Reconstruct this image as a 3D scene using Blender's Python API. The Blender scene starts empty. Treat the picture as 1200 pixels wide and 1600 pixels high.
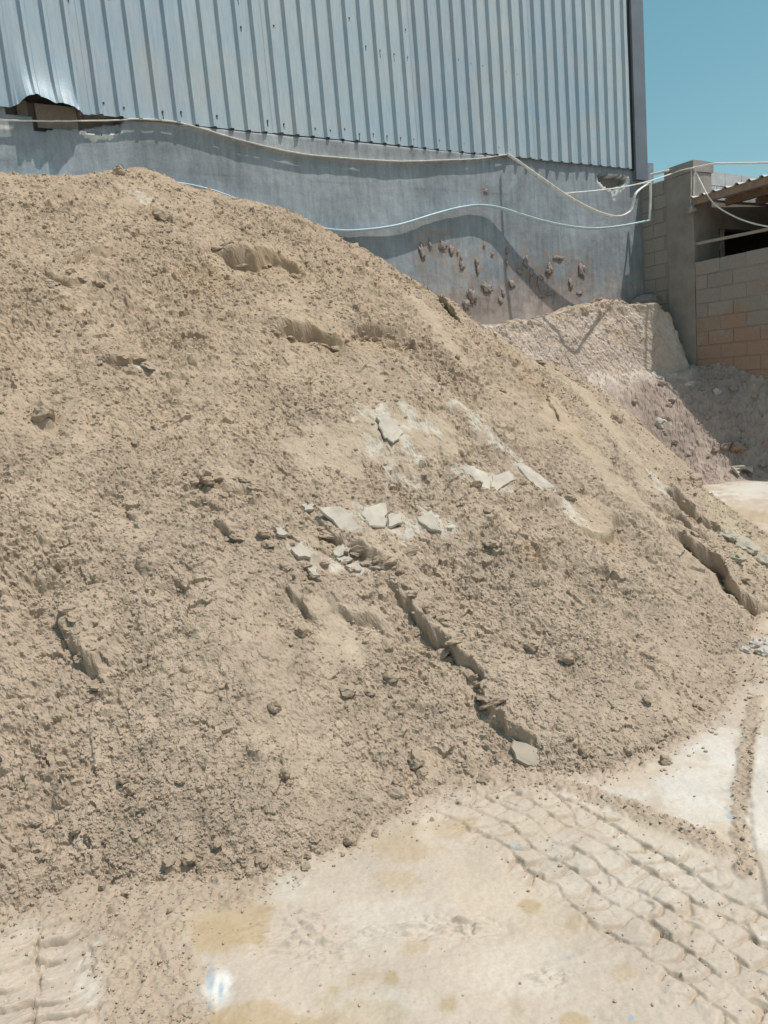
import bpy, bmesh, math, random
import numpy as np
rnd = random.Random(7)
rng = np.random.default_rng(11)
C = bpy.context.scene.collection
SC = bpy.context.scene

# ------------------------------------------------------------------ camera
CAMH = 1.6
PITCH, ROLL, FPX = math.radians(-9.424), math.radians(-5.123), 1181.0
def _cam():
    F = np.array([0, math.cos(PITCH), math.sin(PITCH)]); U_ = np.array([0, -math.sin(PITCH), math.cos(PITCH)]); R = np.array([1., 0, 0])
    c, s = math.cos(ROLL), math.sin(ROLL)
    return np.array([c*R+s*U_, -s*R+c*U_, F])
CM = _cam()
cd = bpy.data.cameras.new('camera'); co = bpy.data.objects.new('camera', cd); C.objects.link(co)
cd.sensor_fit = 'VERTICAL'; cd.sensor_height = 36.0; cd.lens = 36.0*FPX/1600.0
cd.clip_start = 0.05; cd.clip_end = 1000
from mathutils import Matrix, Vector
mw = Matrix.Identity(4)
for i in range(3):
    mw[i][0] = CM[0][i]; mw[i][1] = CM[1][i]; mw[i][2] = -CM[2][i]
mw[2][3] = CAMH
co.matrix_world = mw
SC.camera = co

# the shed wall runs along WU (away to the right); WN points from it to the yard
ANG = math.radians(30.711)
WU = np.array([math.cos(ANG), math.sin(ANG), 0]); WN = np.array([WU[1], -WU[0], 0])
WC = np.array([4.0985, 12.0, 0.0])

# ------------------------------------------------------------------ sky, sun, exposure
EL = math.radians(67)
_h = 0.60*WU + 0.80*WN; _h /= np.linalg.norm(_h)
SUN = np.array([_h[0]*math.cos(EL), _h[1]*math.cos(EL), math.sin(EL)])
w = bpy.data.worlds.new('World'); SC.world = w; w.use_nodes = True
nt = w.node_tree; bg = nt.nodes['Background']
sky = nt.nodes.new('ShaderNodeTexSky'); sky.sky_type = 'NISHITA'; sky.sun_disc = False
sky.sun_elevation = EL; sky.sun_rotation = math.atan2(_h[0], _h[1])
sky.air_density = 1.0; sky.dust_density = 1.8; sky.ozone_density = 1.0; sky.altitude = 0
hsv = nt.nodes.new('ShaderNodeHueSaturation')
hsv.inputs['Hue'].default_value = 0.448; hsv.inputs['Saturation'].default_value = 1.12; hsv.inputs['Value'].default_value = 1.15
nt.links.new(sky.outputs[0], hsv.inputs['Color'])
nt.links.new(hsv.outputs[0], bg.inputs['Color']); bg.inputs['Strength'].default_value = 0.125
sl = bpy.data.lights.new('sun', 'SUN'); so = bpy.data.objects.new('sun', sl); C.objects.link(so)
sl.energy = 4.6; sl.angle = math.radians(0.53); sl.color = (1.0, 0.94, 0.85)
so.rotation_euler = Vector(SUN).to_track_quat('Z', 'Y').to_euler()
SC.view_settings.view_transform = 'Standard'; SC.view_settings.look = 'None'
SC.view_settings.exposure = -0.25; SC.view_settings.gamma = 1.0
SC.view_settings.use_curve_mapping = False
SC.cycles.max_bounces = 6

# ------------------------------------------------------------------ pixel -> place helpers (photo is 1200 x 1600)
def ray(x, y):
    x = np.asarray(x, float); y = np.asarray(y, float)
    return np.stack([(x-600)/FPX, (800-y)/FPX, np.ones_like(x)], -1) @ CM
def gpt(x, y, z=0.0):                       # point on the ground
    d = ray(x, y); t = (z-CAMH)/d[..., 2:3]
    return d*t + np.array([0, 0, CAMH])
def wpt(x, y, q=0.0):                       # point at q metres in front of the shed wall
    d = ray(x, y); t = ((WC+q*WN) @ WN)/(d @ WN)
    return d*np.asarray(t)[..., None] + np.array([0, 0, CAMH])
ROFF = 0.30
def rpt(x, y, off=ROFF):                    # point on the plane of the block wall
    d = ray(x, y); t = ((WC+off*WU) @ WU)/(d @ WU)
    return d*np.asarray(t)[..., None] + np.array([0, 0, CAMH])
def toUN(P):
    P = np.asarray(P); D = P-WC
    return D @ WU, D @ WN, P[..., 2]
def fromUN(U, n, z):
    U = np.asarray(U, float); n = np.asarray(n, float); z = np.asarray(z, float)
    U, n, z = np.broadcast_arrays(U, n, z)
    P = WC + U[..., None]*WU + n[..., None]*WN
    P = P.copy(); P[..., 2] = z
    return P

# ------------------------------------------------------------------ noise in numpy
def _hash(ix, iy, seed):
    h = (ix.astype(np.int64)*374761393 + iy.astype(np.int64)*668265263 + seed*974634777) & 0x7fffffff
    h = ((h ^ (h >> 13))*1274126177) & 0x7fffffff
    h = ((h ^ (h >> 15))*2246822519) & 0x7fffffff
    return ((h ^ (h >> 16)) & 0xffffff)/float(0x1000000)
def pn(x, y, seed=0):                       # gradient noise, about -0.7..0.7
    ix = np.floor(x); iy = np.floor(y); fx = x-ix; fy = y-iy
    ux = fx*fx*fx*(fx*(fx*6-15)+10); uy = fy*fy*fy*(fy*(fy*6-15)+10)
    r = 0
    out = []
    for dx, dy in ((0, 0), (1, 0), (0, 1), (1, 1)):
        a = _hash(ix+dx, iy+dy, seed)*6.2831853
        out.append(np.cos(a)*(fx-dx)+np.sin(a)*(fy-dy))
    return (out[0]*(1-ux)+out[1]*ux)*(1-uy)+(out[2]*(1-ux)+out[3]*ux)*uy
def fbm(x, y, seed=0, n=3, g=0.5):
    r = 0; a = 1.0
    for i in range(n):
        r = r+a*pn(x*2**i+i*17.3, y*2**i-i*9.1, seed+i*31); a *= g
    return r
def lumps(x, y, cell, prob, rmin, rmax, seed):   # half-sunk round clods, metres high
    gx = x/cell; gy = y/cell; ix = np.floor(gx); iy = np.floor(gy)
    best = np.zeros_like(x)
    for dx in (-1, 0, 1):
        for dy in (-1, 0, 1):
            cx = ix+dx; cy = iy+dy
            on = _hash(cx, cy, seed) < prob
            px = (cx+_hash(cx, cy, seed+1))*cell; py = (cy+_hash(cx, cy, seed+2))*cell
            rr = rmin+(rmax-rmin)*_hash(cx, cy, seed+3)**2
            an = _hash(cx, cy, seed+4)*6.28; el = 0.7+0.6*_hash(cx, cy, seed+5)
            ax = (x-px)*np.cos(an)+(y-py)*np.sin(an); ay = -(x-px)*np.sin(an)+(y-py)*np.cos(an)
            d2 = (ax*el)**2+(ay/el)**2
            h = np.where(on, np.sqrt(np.maximum(0, rr*rr-d2)), 0)
            best = np.maximum(best, h)
    return best
def cells(x, y, cell, seed, tilt=1.2):        # broken plates: every cell its own height and lean; also the crack distance
    gx = x/cell; gy = y/cell; ix = np.floor(gx); iy = np.floor(gy)
    f1 = np.full(x.shape, 9.0); f2 = np.full(x.shape, 9.0); hh = np.zeros(x.shape)
    for dx in (-1, 0, 1):
        for dy in (-1, 0, 1):
            cx = ix+dx; cy = iy+dy
            px = gx-cx-_hash(cx, cy, seed+1); py = gy-cy-_hash(cx, cy, seed+2)
            d = np.hypot(px, py); a = _hash(cx, cy, seed+3)*6.2832
            h = _hash(cx, cy, seed)-0.5+tilt*(px*np.cos(a)+py*np.sin(a))
            m = d < f1
            f2 = np.where(m, f1, np.minimum(f2, d)); hh = np.where(m, h, hh); f1 = np.where(m, d, f1)
    return hh*cell, (f2-f1)*cell
def sst(a, b, x):
    t = np.clip((x-a)/(b-a), 0, 1); return t*t*(3-2*t)

# ------------------------------------------------------------------ mesh helpers
def setp(o, label=None, cat=None, group=None, kind=None):
    if label: o['label'] = label
    if cat: o['category'] = cat
    if group: o['group'] = group
    if kind: o['kind'] = kind
    return o
def make_mesh(name, V, Fs, smooth=False, tint=None):
    me = bpy.data.meshes.new(name)
    V = np.asarray(V, np.float32)
    if not isinstance(Fs, list): Fs = [Fs]
    Fs = [np.asarray(f, np.int32) for f in Fs if len(f)]
    me.vertices.add(len(V)); me.vertices.foreach_set('co', V.ravel())
    lv = np.concatenate([f.ravel() for f in Fs])
    tot = np.concatenate([np.full(len(f), f.shape[1], np.int32) for f in Fs])
    st = np.concatenate([[0], np.cumsum(tot)[:-1]]).astype(np.int32)
    me.loops.add(len(lv)); me.loops.foreach_set('vertex_index', lv)
    me.polygons.add(len(tot)); me.polygons.foreach_set('loop_start', st)
    me.polygons.foreach_set('use_smooth', np.full(len(tot), smooth, bool))
    if tint is not None:
        at = me.color_attributes.new('tint', 'FLOAT_COLOR', 'POINT')
        c = np.ones((len(V), 4), np.float32); c[:, :3] = tint
        at.data.foreach_set('color', c.ravel())
    me.update(calc_edges=True)
    return me
def mk(name, V, Fs, mat, parent=None, smooth=False, tint=None):
    me = make_mesh(name, V, Fs, smooth, tint); me.materials.append(mat)
    o = bpy.data.objects.new(name, me); C.objects.link(o)
    if parent: o.parent = parent
    return o
def empty(name, loc=(0, 0, 0)):
    o = bpy.data.objects.new(name, None); C.objects.link(o); o.location = loc
    return o
def grid_faces(nu, nv):                     # vertices ordered [i*nv+j]
    i, j = np.meshgrid(np.arange(nu-1), np.arange(nv-1), indexing='ij')
    a = (i*nv+j).ravel()
    return np.stack([a, a+nv, a+nv+1, a+1], 1)
def compact(V, F, tint=None):
    used = np.unique(F); m = np.full(len(V), -1, np.int64); m[used] = np.arange(len(used))
    return V[used], m[F], (None if tint is None else tint[used])
def catmull(P, n=8):
    P = np.asarray(P, float); Q = np.vstack([2*P[0]-P[1], P, 2*P[-1]-P[-2]]); out = []
    for i in range(1, len(Q)-2):
        p0, p1, p2, p3 = Q[i-1], Q[i], Q[i+1], Q[i+2]
        for k in range(n):
            t = k/n
            out.append(0.5*((2*p1)+(-p0+p2)*t+(2*p0-5*p1+4*p2-p3)*t*t+(-p0+3*p1-3*p2+p3)*t**3))
    out.append(P[-1]); return np.array(out)
def tube(P, ra, rb=None, ref=None, seg=8):
    P = np.asarray(P, float); n = len(P); rb = ra if rb is None else rb
    T = np.gradient(P, axis=0); T /= np.linalg.norm(T, axis=1)[:, None]+1e-12
    ref = np.array([0, 0, 1.]) if ref is None else np.asarray(ref, float)
    A = ref-(T @ ref)[:, None]*T; bad = np.linalg.norm(A, axis=1) < 0.05
    A[bad] = np.cross(T[bad], [0.3, 0.9, 0.1]); A /= np.linalg.norm(A, axis=1)[:, None]
    B = np.cross(T, A)
    th = np.arange(seg)*2*math.pi/seg
    V = P[:, None, :]+ra*np.cos(th)[None, :, None]*A[:, None, :]+rb*np.sin(th)[None, :, None]*B[:, None, :]
    V = V.reshape(-1, 3); F = []
    i, j = np.meshgrid(np.arange(n-1), np.arange(seg), indexing='ij'); i = i.ravel(); j = j.ravel(); k = (j+1) % seg
    F4 = np.stack([i*seg+j, i*seg+k, (i+1)*seg+k, (i+1)*seg+j], 1)
    return V, [F4, np.array([list(range(seg))[::-1]]), np.array([[(n-1)*seg+q for q in range(seg)]])]
def merge(parts):
    V = []; Fs = {}; o = 0
    for v, fs in parts:
        V.append(v)
        for f in (fs if isinstance(fs, list) else [fs]):
            f = np.asarray(f); Fs.setdefault(f.shape[1], []).append(f+o)
        o += len(v)
    return np.vstack(V), [np.vstack(f) for f in Fs.values()]
BOXF = np.array([[0, 1, 3, 2], [4, 6, 7, 5], [0, 4, 5, 1], [2, 3, 7, 6], [0, 2, 6, 4], [1, 5, 7, 3]])
def box_frame(O, a, b, c):                  # box from corner O along vectors a, b, c
    O, a, b, c = map(np.asarray, (O, a, b, c))
    V = np.array([O+i*a+j*b+k*c for i in (0, 1) for j in (0, 1) for k in (0, 1)], float)
    if np.dot(np.cross(a, b), c) < 0: return V, BOXF[:, ::-1]
    return V, BOXF
def bun(U0, U1, n0, n1, z0, z1):            # box in wall coordinates
    O = fromUN(U0, n0, z0)
    return box_frame(O, (U1-U0)*WU, (n1-n0)*WN, np.array([0, 0, z1-z0]))

# ------------------------------------------------------------------ materials
def mat(name):
    m = bpy.data.materials.new(name); m.use_nodes = True
    return m, m.node_tree, m.node_tree.nodes['Principled BSDF']
def nd(t, kind, **kw):
    n = t.nodes.new(kind)
    for k, v in kw.items():
        if k in n.inputs: n.inputs[k].default_value = v
        else: setattr(n, k, v)
    return n
def noise(t, scale, detail=4, rough=0.6, vec=None, dist=0.0):
    n = nd(t, 'ShaderNodeTexNoise', Scale=scale, Detail=detail, Roughness=rough, Distortion=dist)
    if vec is not None: t.links.new(vec, n.inputs['Vector'])
    return n.outputs['Fac']
def ramp(t, fac, stops):
    r = nd(t, 'ShaderNodeValToRGB'); e = r.color_ramp.elements
    while len(e) < len(stops): e.new(0.5)
    for q, (p, c) in zip(e, stops):
        q.position = p; q.color = (c[0], c[1], c[2], 1) if hasattr(c, '__len__') else (c, c, c, 1)
    t.links.new(fac, r.inputs[0]); return r.outputs[0]
def mixc(t, a, b, fac, mode='MIX'):
    m = nd(t, 'ShaderNodeMix', data_type='RGBA', blend_type=mode)
    for s, v in ((m.inputs[6], a), (m.inputs[7], b)):
        if hasattr(v, 'is_linked'): t.links.new(v, s)
        else: s.default_value = (v[0], v[1], v[2], 1)
    if hasattr(fac, 'is_linked'): t.links.new(fac, m.inputs[0])
    else: m.inputs[0].default_value = fac
    return m.outputs[2]
def bump(t, b, h, strength, dist):
    n = nd(t, 'ShaderNodeBump', Strength=strength, Distance=dist); t.links.new(h, n.inputs['Height'])
    t.links.new(n.outputs[0], b.inputs['Normal']); return n
def coords(t, kind='Object'):
    return nd(t, 'ShaderNodeTexCoord').outputs[kind]
def add(t, a, b, op='ADD', c=None):
    m = nd(t, 'ShaderNodeMath', operation=op)
    for s, v in zip(m.inputs, (a, b, c)):
        if v is None: continue
        if hasattr(v, 'is_linked'): t.links.new(v, s)
        else: s.default_value = v
    return m.outputs[0]

SAND = np.array([0.40, 0.315, 0.236]); SAND_TOP = np.array([0.40, 0.311, 0.226]); SAND_LOW = np.array([0.40, 0.321, 0.246])
PALE = np.array([0.475, 0.405, 0.333])
def sand_material(name, use_tint=True, base=(0.4, 0.31, 0.225), grain=1.0):
    m, t, b = mat(name); c = coords(t)
    if use_tint:
        a = nd(t, 'ShaderNodeVertexColor', layer_name='tint').outputs[0]
    else:
        a = mixc(t, base, base, 0.0)
    f = ramp(t, noise(t, 9, 5, 0.65, c), [(0.3, 0.86), (0.7, 1.12)])
    g = ramp(t, noise(t, 170, 3, 0.7, c), [(0.28, 0.84), (0.62, 1.08)])
    col = mixc(t, a, f, 1.0, 'MULTIPLY'); col = mixc(t, col, g, grain, 'MULTIPLY')
    t.links.new(col, b.inputs['Base Color'])
    b.inputs['Roughness'].default_value = 0.96; b.inputs['Specular IOR Level'].default_value = 0.12
    h = add(t, noise(t, 120, 4, 0.7, c), noise(t, 420, 2, 0.6, c), 'MULTIPLY_ADD', 0.0) if False else add(t, noise(t, 62, 6, 0.8, c), noise(t, 230, 3, 0.7, c), 'ADD')
    bump(t, b, h, 0.55*grain, 0.006)
    return m
M_sand = sand_material('sand')
M_clod = sand_material('damp_sand_clod', False, tuple(SAND*1.04))
M_mauve = sand_material('mauve_sand')
M_mauveclod = sand_material('mauve_clod', False, (0.37, 0.30, 0.258))
M_whiteclod = sand_material('pale_rock', False, (0.50, 0.46, 0.41), 0.5)
M_pinkrock = sand_material('pink_rock', False, (0.36, 0.27, 0.225), 0.5)
M_greenclod = sand_material('greenish_lump', False, (0.43, 0.395, 0.325), 0.9)

def ground_material():
    m, t, b = mat('dried_mud'); c = coords(t)
    a = nd(t, 'ShaderNodeVertexColor', layer_name='tint').outputs[0]
    f = ramp(t, noise(t, 3.2, 6, 0.6, c, 0.4), [(0.3, 0.90), (0.7, 1.08)])
    g = ramp(t, noise(t, 90, 4, 0.7, c), [(0.3, 0.91), (0.62, 1.05)])
    col = mixc(t, a, f, 1.0, 'MULTIPLY'); col = mixc(t, col, g, 1.0, 'MULTIPLY')
    t.links.new(col, b.inputs['Base Color'])
    b.inputs['Roughness'].default_value = 0.85; b.inputs['Specular IOR Level'].default_value = 0.2
    bump(t, b, add(t, noise(t, 60, 5, 0.7, c), noise(t, 7, 3, 0.5, c), 'ADD'), 0.35, 0.006)
    return m
M_ground = ground_material()

def metal_material():
    m, t, b = mat('galvanised_blue_sheet'); c = coords(t)
    mp = nd(t, 'ShaderNodeMapping'); mp.inputs['Scale'].default_value = (6, 6, 0.5); t.links.new(c, mp.inputs[0])
    oi = nd(t, 'ShaderNodeObjectInfo').outputs['Random']
    n1 = noise(t, 1.1, 5, 0.65, c)
    n2 = noise(t, 9, 4, 0.7, mp.outputs[0])
    col = ramp(t, n1, [(0.30, (0.43, 0.475, 0.505)), (0.50, (0.37, 0.455, 0.51)), (0.72, (0.315, 0.435, 0.53))])
    col = mixc(t, col, ramp(t, n2, [(0.3, 0.86), (0.65, 1.05)]), 1.0, 'MULTIPLY')
    col = mixc(t, col, ramp(t, oi, [(0, (0.92, 0.93, 0.95)), (1, (1.05, 1.03, 1.0))]), 1.0, 'MULTIPLY')
    # brown dust low on the sheets
    dust = ramp(t, noise(t, 2.3, 5, 0.7, c), [(0.52, 0.0), (0.75, 0.45)])
    col = mixc(t, col, (0.45, 0.41, 0.36), dust)
    t.links.new(col, b.inputs['Base Color'])
    b.inputs['Metallic'].default_value = 0.1; b.inputs['Roughness'].default_value = 0.62
    bump(t, b, noise(t, 2.5, 2, 0.5, mp.outputs[0]), 0.12, 0.02)
    return m
M_metal = metal_material()
def plaster_material():
    m, t, b = mat('grey_plaster'); c = coords(t)
    a = nd(t, 'ShaderNodeVertexColor', layer_name='tint').outputs[0]
    mp = nd(t, 'ShaderNodeMapping'); mp.inputs['Scale'].default_value = (5, 5, 0.7); t.links.new(c, mp.inputs[0])
    col = mixc(t, a, ramp(t, noise(t, 1.6, 7, 0.65, c, 0.5), [(0.28, 0.72), (0.72, 1.22)]), 1.0, 'MULTIPLY')
    col = mixc(t, col, ramp(t, noise(t, 3.0, 5, 0.7, mp.outputs[0]), [(0.35, 0.82), (0.6, 1.05)]), 1.0, 'MULTIPLY')
    col = mixc(t, col, ramp(t, noise(t, 55, 3, 0.7, c), [(0.3, 0.9), (0.7, 1.08)]), 1.0, 'MULTIPLY')
    t.links.new(col, b.inputs['Base Color'])
    b.inputs['Roughness'].default_value = 0.9; b.inputs['Specular IOR Level'].default_value = 0.2
    bump(t, b, add(t, noise(t, 18, 6, 0.7, c), noise(t, 2.5, 3, 0.5, c), 'ADD'), 0.35, 0.015)
    return m
M_plaster = plaster_material()
def plain(name, col, rough=0.8, metallic=0.0, var=0.15, scale=12, bmp=0.2, bd=0.005):
    m, t, b = mat(name); c = coords(t)
    k = ramp(t, noise(t, scale, 5, 0.65, c), [(0.3, 1-var), (0.7, 1+var)])
    t.links.new(mixc(t, col, k, 1.0, 'MULTIPLY'), b.inputs['Base Color'])
    b.inputs['Roughness'].default_value = rough; b.inputs['Metallic'].default_value = metallic
    b.inputs['Specular IOR Level'].default_value = 0.3
    if bmp: bump(t, b, noise(t, scale*4, 4, 0.7, c), bmp, bd)
    return m
def block_material():
    m, t, b = mat('concrete_block'); g = nd(t, 'ShaderNodeNewGeometry').outputs['Position']
    oi = nd(t, 'ShaderNodeObjectInfo').outputs['Random']
    col = mixc(t, (0.30, 0.275, 0.245), ramp(t, oi, [(0, 0.94), (1, 1.06)]), 1.0, 'MULTIPLY')
    sep = nd(t, 'ShaderNodeSeparateXYZ'); t.links.new(g, sep.inputs[0])
    hgt = add(t, add(t, noise(t, 2.2, 7, 0.75, g), 1.8, 'MULTIPLY'), add(t, sep.outputs[2], -0.50, 'MULTIPLY'), 'ADD')
    st = ramp(t, add(t, hgt, 0.72, 'ADD'), [(0.42, 0.0), (0.60, 0.9)])
    col = mixc(t, col, (0.33, 0.228, 0.168), st)
    col = mixc(t, col, ramp(t, noise(t, 40, 4, 0.7, g), [(0.3, 0.85), (0.7, 1.1)]), 1.0, 'MULTIPLY')
    t.links.new(col, b.inputs['Base Color']); b.inputs['Roughness'].default_value = 0.95
    b.inputs['Specular IOR Level'].default_value = 0.15
    bump(t, b, noise(t, 70, 5, 0.75, g), 0.4, 0.008)
    return m
M_block = block_material()
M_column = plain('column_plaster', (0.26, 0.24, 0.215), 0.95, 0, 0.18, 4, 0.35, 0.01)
M_paleblock = plain('sunlit_block', (0.42, 0.43, 0.43), 0.95, 0, 0.15, 7, 0.35, 0.01)  # paler copy of the block tone, sunlight on this wall put into the colour
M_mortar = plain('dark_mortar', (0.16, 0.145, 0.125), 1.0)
M_trim = plain('slate_trim', (0.14, 0.16, 0.185), 0.55, 0.0, 0.12, 3)
M_dark = plain('dark_gap', (0.02, 0.02, 0.02), 0.9)
M_cable = plain('white_cable', (0.72, 0.70, 0.64), 0.6, 0, 0.2, 20, 0)
M_hose = plain('pale_blue_hose', (0.50, 0.66, 0.74), 0.45, 0, 0.15, 8, 0)
M_pvc = plain('white_pvc', (0.72, 0.72, 0.70), 0.5, 0, 0.1, 9, 0)
M_wood = plain('weathered_wood', (0.28, 0.21, 0.155), 0.9, 0, 0.25, 15)
M_pole = plain('dusty_pole', (0.36, 0.32, 0.27), 0.85, 0, 0.2, 15)
M_rag = plain('grey_rag', (0.36, 0.33, 0.30), 0.95, 0, 0.25, 40)
M_roof = plain('dusty_roof_sheet', (0.52, 0.50, 0.47), 0.6, 0.1, 0.15, 6)
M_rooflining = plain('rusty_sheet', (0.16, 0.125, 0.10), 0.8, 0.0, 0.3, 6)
M_screw = plain('rusty_screw', (0.06, 0.05, 0.045), 0.8, 0.2)
M_flake = plain('dried_mud_flake', (0.43, 0.385, 0.325), 0.85, 0, 0.22, 9, 0.3)
M_smear = plain('smooth_wet_sand', (0.36, 0.305, 0.245), 0.8, 0, 0.10, 12, 0.15)
M_lump = plain('mud_splat', (0.275, 0.235, 0.215), 0.95, 0, 0.2, 30, 0.4, 0.01)

# ------------------------------------------------------------------ shape of the big heap
HP = dict(ax=-1.506, ay=7.762, H=3.66, s=0.827, e=0.81, phi=0.231)
HG = np.array([(-3.35, 5.9, -0.013), (-3.35, 6.45, 0.038), (-2.8, 6.45, 0.048), (-2.8, 7.0, -0.036), (-2.25, 1.5, -0.046), (-2.25, 2.05, 0.065), (-2.25, 2.6, 0.047), (-2.25, 3.15, -0.031), (-2.25, 7.0, -0.084), (-2.25, 7.55, 0.076), (-2.25, 8.1, -0.022), (-1.7, 1.5, 0.136), (-1.7, 2.05, -0.198), (-1.7, 2.6, -0.087), (-1.7, 3.15, 0.073), (-1.7, 6.45, -0.031), (-1.7, 7.0, 0.141), (-1.7, 8.1, -0.005), (-1.15, 1.5, 0.006), (-1.15, 2.05, 0.034), (-1.15, 2.6, -0.302), (-1.15, 3.15, 0.037), (-1.15, 7.0, -0.023), (-1.15, 7.55, -0.155), (-1.15, 8.1, 0.024), (-0.6, 2.05, 0.023), (-0.6, 2.6, 0.185), (-0.6, 3.15, 0.03), (-0.6, 7.0, 0.005), (-0.6, 7.55, 0.029), (-0.05, 2.05, -0.006), (-0.05, 2.6, -0.114), (-0.05, 3.15, -0.083), (-0.05, 3.7, 0.004), (0.5, 2.6, 0.134), (0.5, 3.15, -0.138), (0.5, 3.7, 0.079), (1.05, 2.05, -0.068), (1.05, 2.6, 0.101), (1.05, 3.15, 0.254), (1.05, 3.7, -0.148), (1.05, 6.45, 0.005), (1.05, 7.0, -0.021), (1.6, 2.05, 0.046), (1.6, 2.6, -0.129), (1.6, 3.15, 0.082), (1.6, 3.7, 0.011), (1.6, 4.25, 0.08), (1.6, 4.8, -0.007), (1.6, 5.9, -0.004), (1.6, 6.45, -0.006), (1.6, 7.0, 0.045), (2.15, 2.6, 0.023), (2.15, 3.15, -0.025), (2.15, 3.7, 0.024), (2.15, 4.25, -0.177), (2.15, 5.35, 0.024), (2.15, 5.9, -0.013), (2.15, 6.45, 0.022), (2.15, 7.0, 0.071), (2.15, 7.55, -0.017), (2.7, 4.25, 0.062), (2.7, 4.8, -0.052), (2.7, 5.35, 0.043), (2.7, 5.9, -0.061), (2.7, 6.45, 0.008), (2.7, 7.0, 0.032), (2.7, 7.55, 0.005), (2.7, 8.1, 0.005), (3.25, 4.25, -0.015), (3.25, 4.8, 0.013), (3.25, 6.45, -0.123), (3.25, 7.0, -0.071), (3.25, 7.55, -0.039), (3.8, 6.45, 0.037), (3.8, 7.0, -0.022), (3.8, 7.55, -0.038), (4.35, 6.45, -0.01), (4.35, 7.0, 0.011), (4.35, 7.55, 0.007)])
def heap_base(X, Y):
    dx = X-HP['ax']; dy = Y-HP['ay']
    a = dx*WU[0]+dy*WU[1]; b = dx*WN[0]+dy*WN[1]
    a = np.where(a < 0, a*HP['phi'], a)
    z = HP['H']-HP['s']*(np.sqrt(a*a+b*b+HP['e']**2)-HP['e'])
    for x, y, k in HG:
        d2 = (X-x)**2+(Y-y)**2
        z = z+k*np.exp(-d2/0.5)
    return z
def hpt(x, y):                              # where the line of sight meets the heap
    x = np.atleast_1d(np.asarray(x, float)); y = np.atleast_1d(np.asarray(y, float))
    d = ray(x, y); d = d/np.hypot(d[:, 0], d[:, 1])[:, None]
    rr = np.linspace(1.6, 9.0, 1500)
    P = d[:, None, :]*rr[None, :, None]
    g = CAMH+P[..., 2]-np.maximum(heap_base(P[..., 0], P[..., 1]), 0)
    hit = np.argmax(g < 0, axis=1)
    hit = np.where((g < 0).any(1), hit, np.argmin(g, axis=1))
    out = P[np.arange(len(x)), hit].copy(); out[:, 2] += CAMH
    return out
def seg_dist(X, Y, P):                      # distance to a plan polyline, signed by side, and position along it
    bd = np.full(X.shape, 9.0); bs = np.zeros(X.shape); bt = np.zeros(X.shape)
    L = np.concatenate([[0], np.cumsum(np.hypot(*np.diff(P[:, :2], axis=0).T))])
    for i in range(len(P)-1):
        ax, ay = P[i][:2]; bx, by = P[i+1][:2]; vx, vy = bx-ax, by-ay; l2 = vx*vx+vy*vy+1e-12
        t = np.clip(((X-ax)*vx+(Y-ay)*vy)/l2, 0, 1)
        ex = X-ax-t*vx; ey = Y-ay-t*vy; d = np.hypot(ex, ey)
        s = np.sign(vx*(Y-ay)-vy*(X-ax))
        m = d < bd
        bd = np.where(m, d, bd); bs = np.where(m, s, bs); bt = np.where(m, (L[i]+t*(L[i+1]-L[i]))/L[-1], bt)
    return bd, bs, bt
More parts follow.
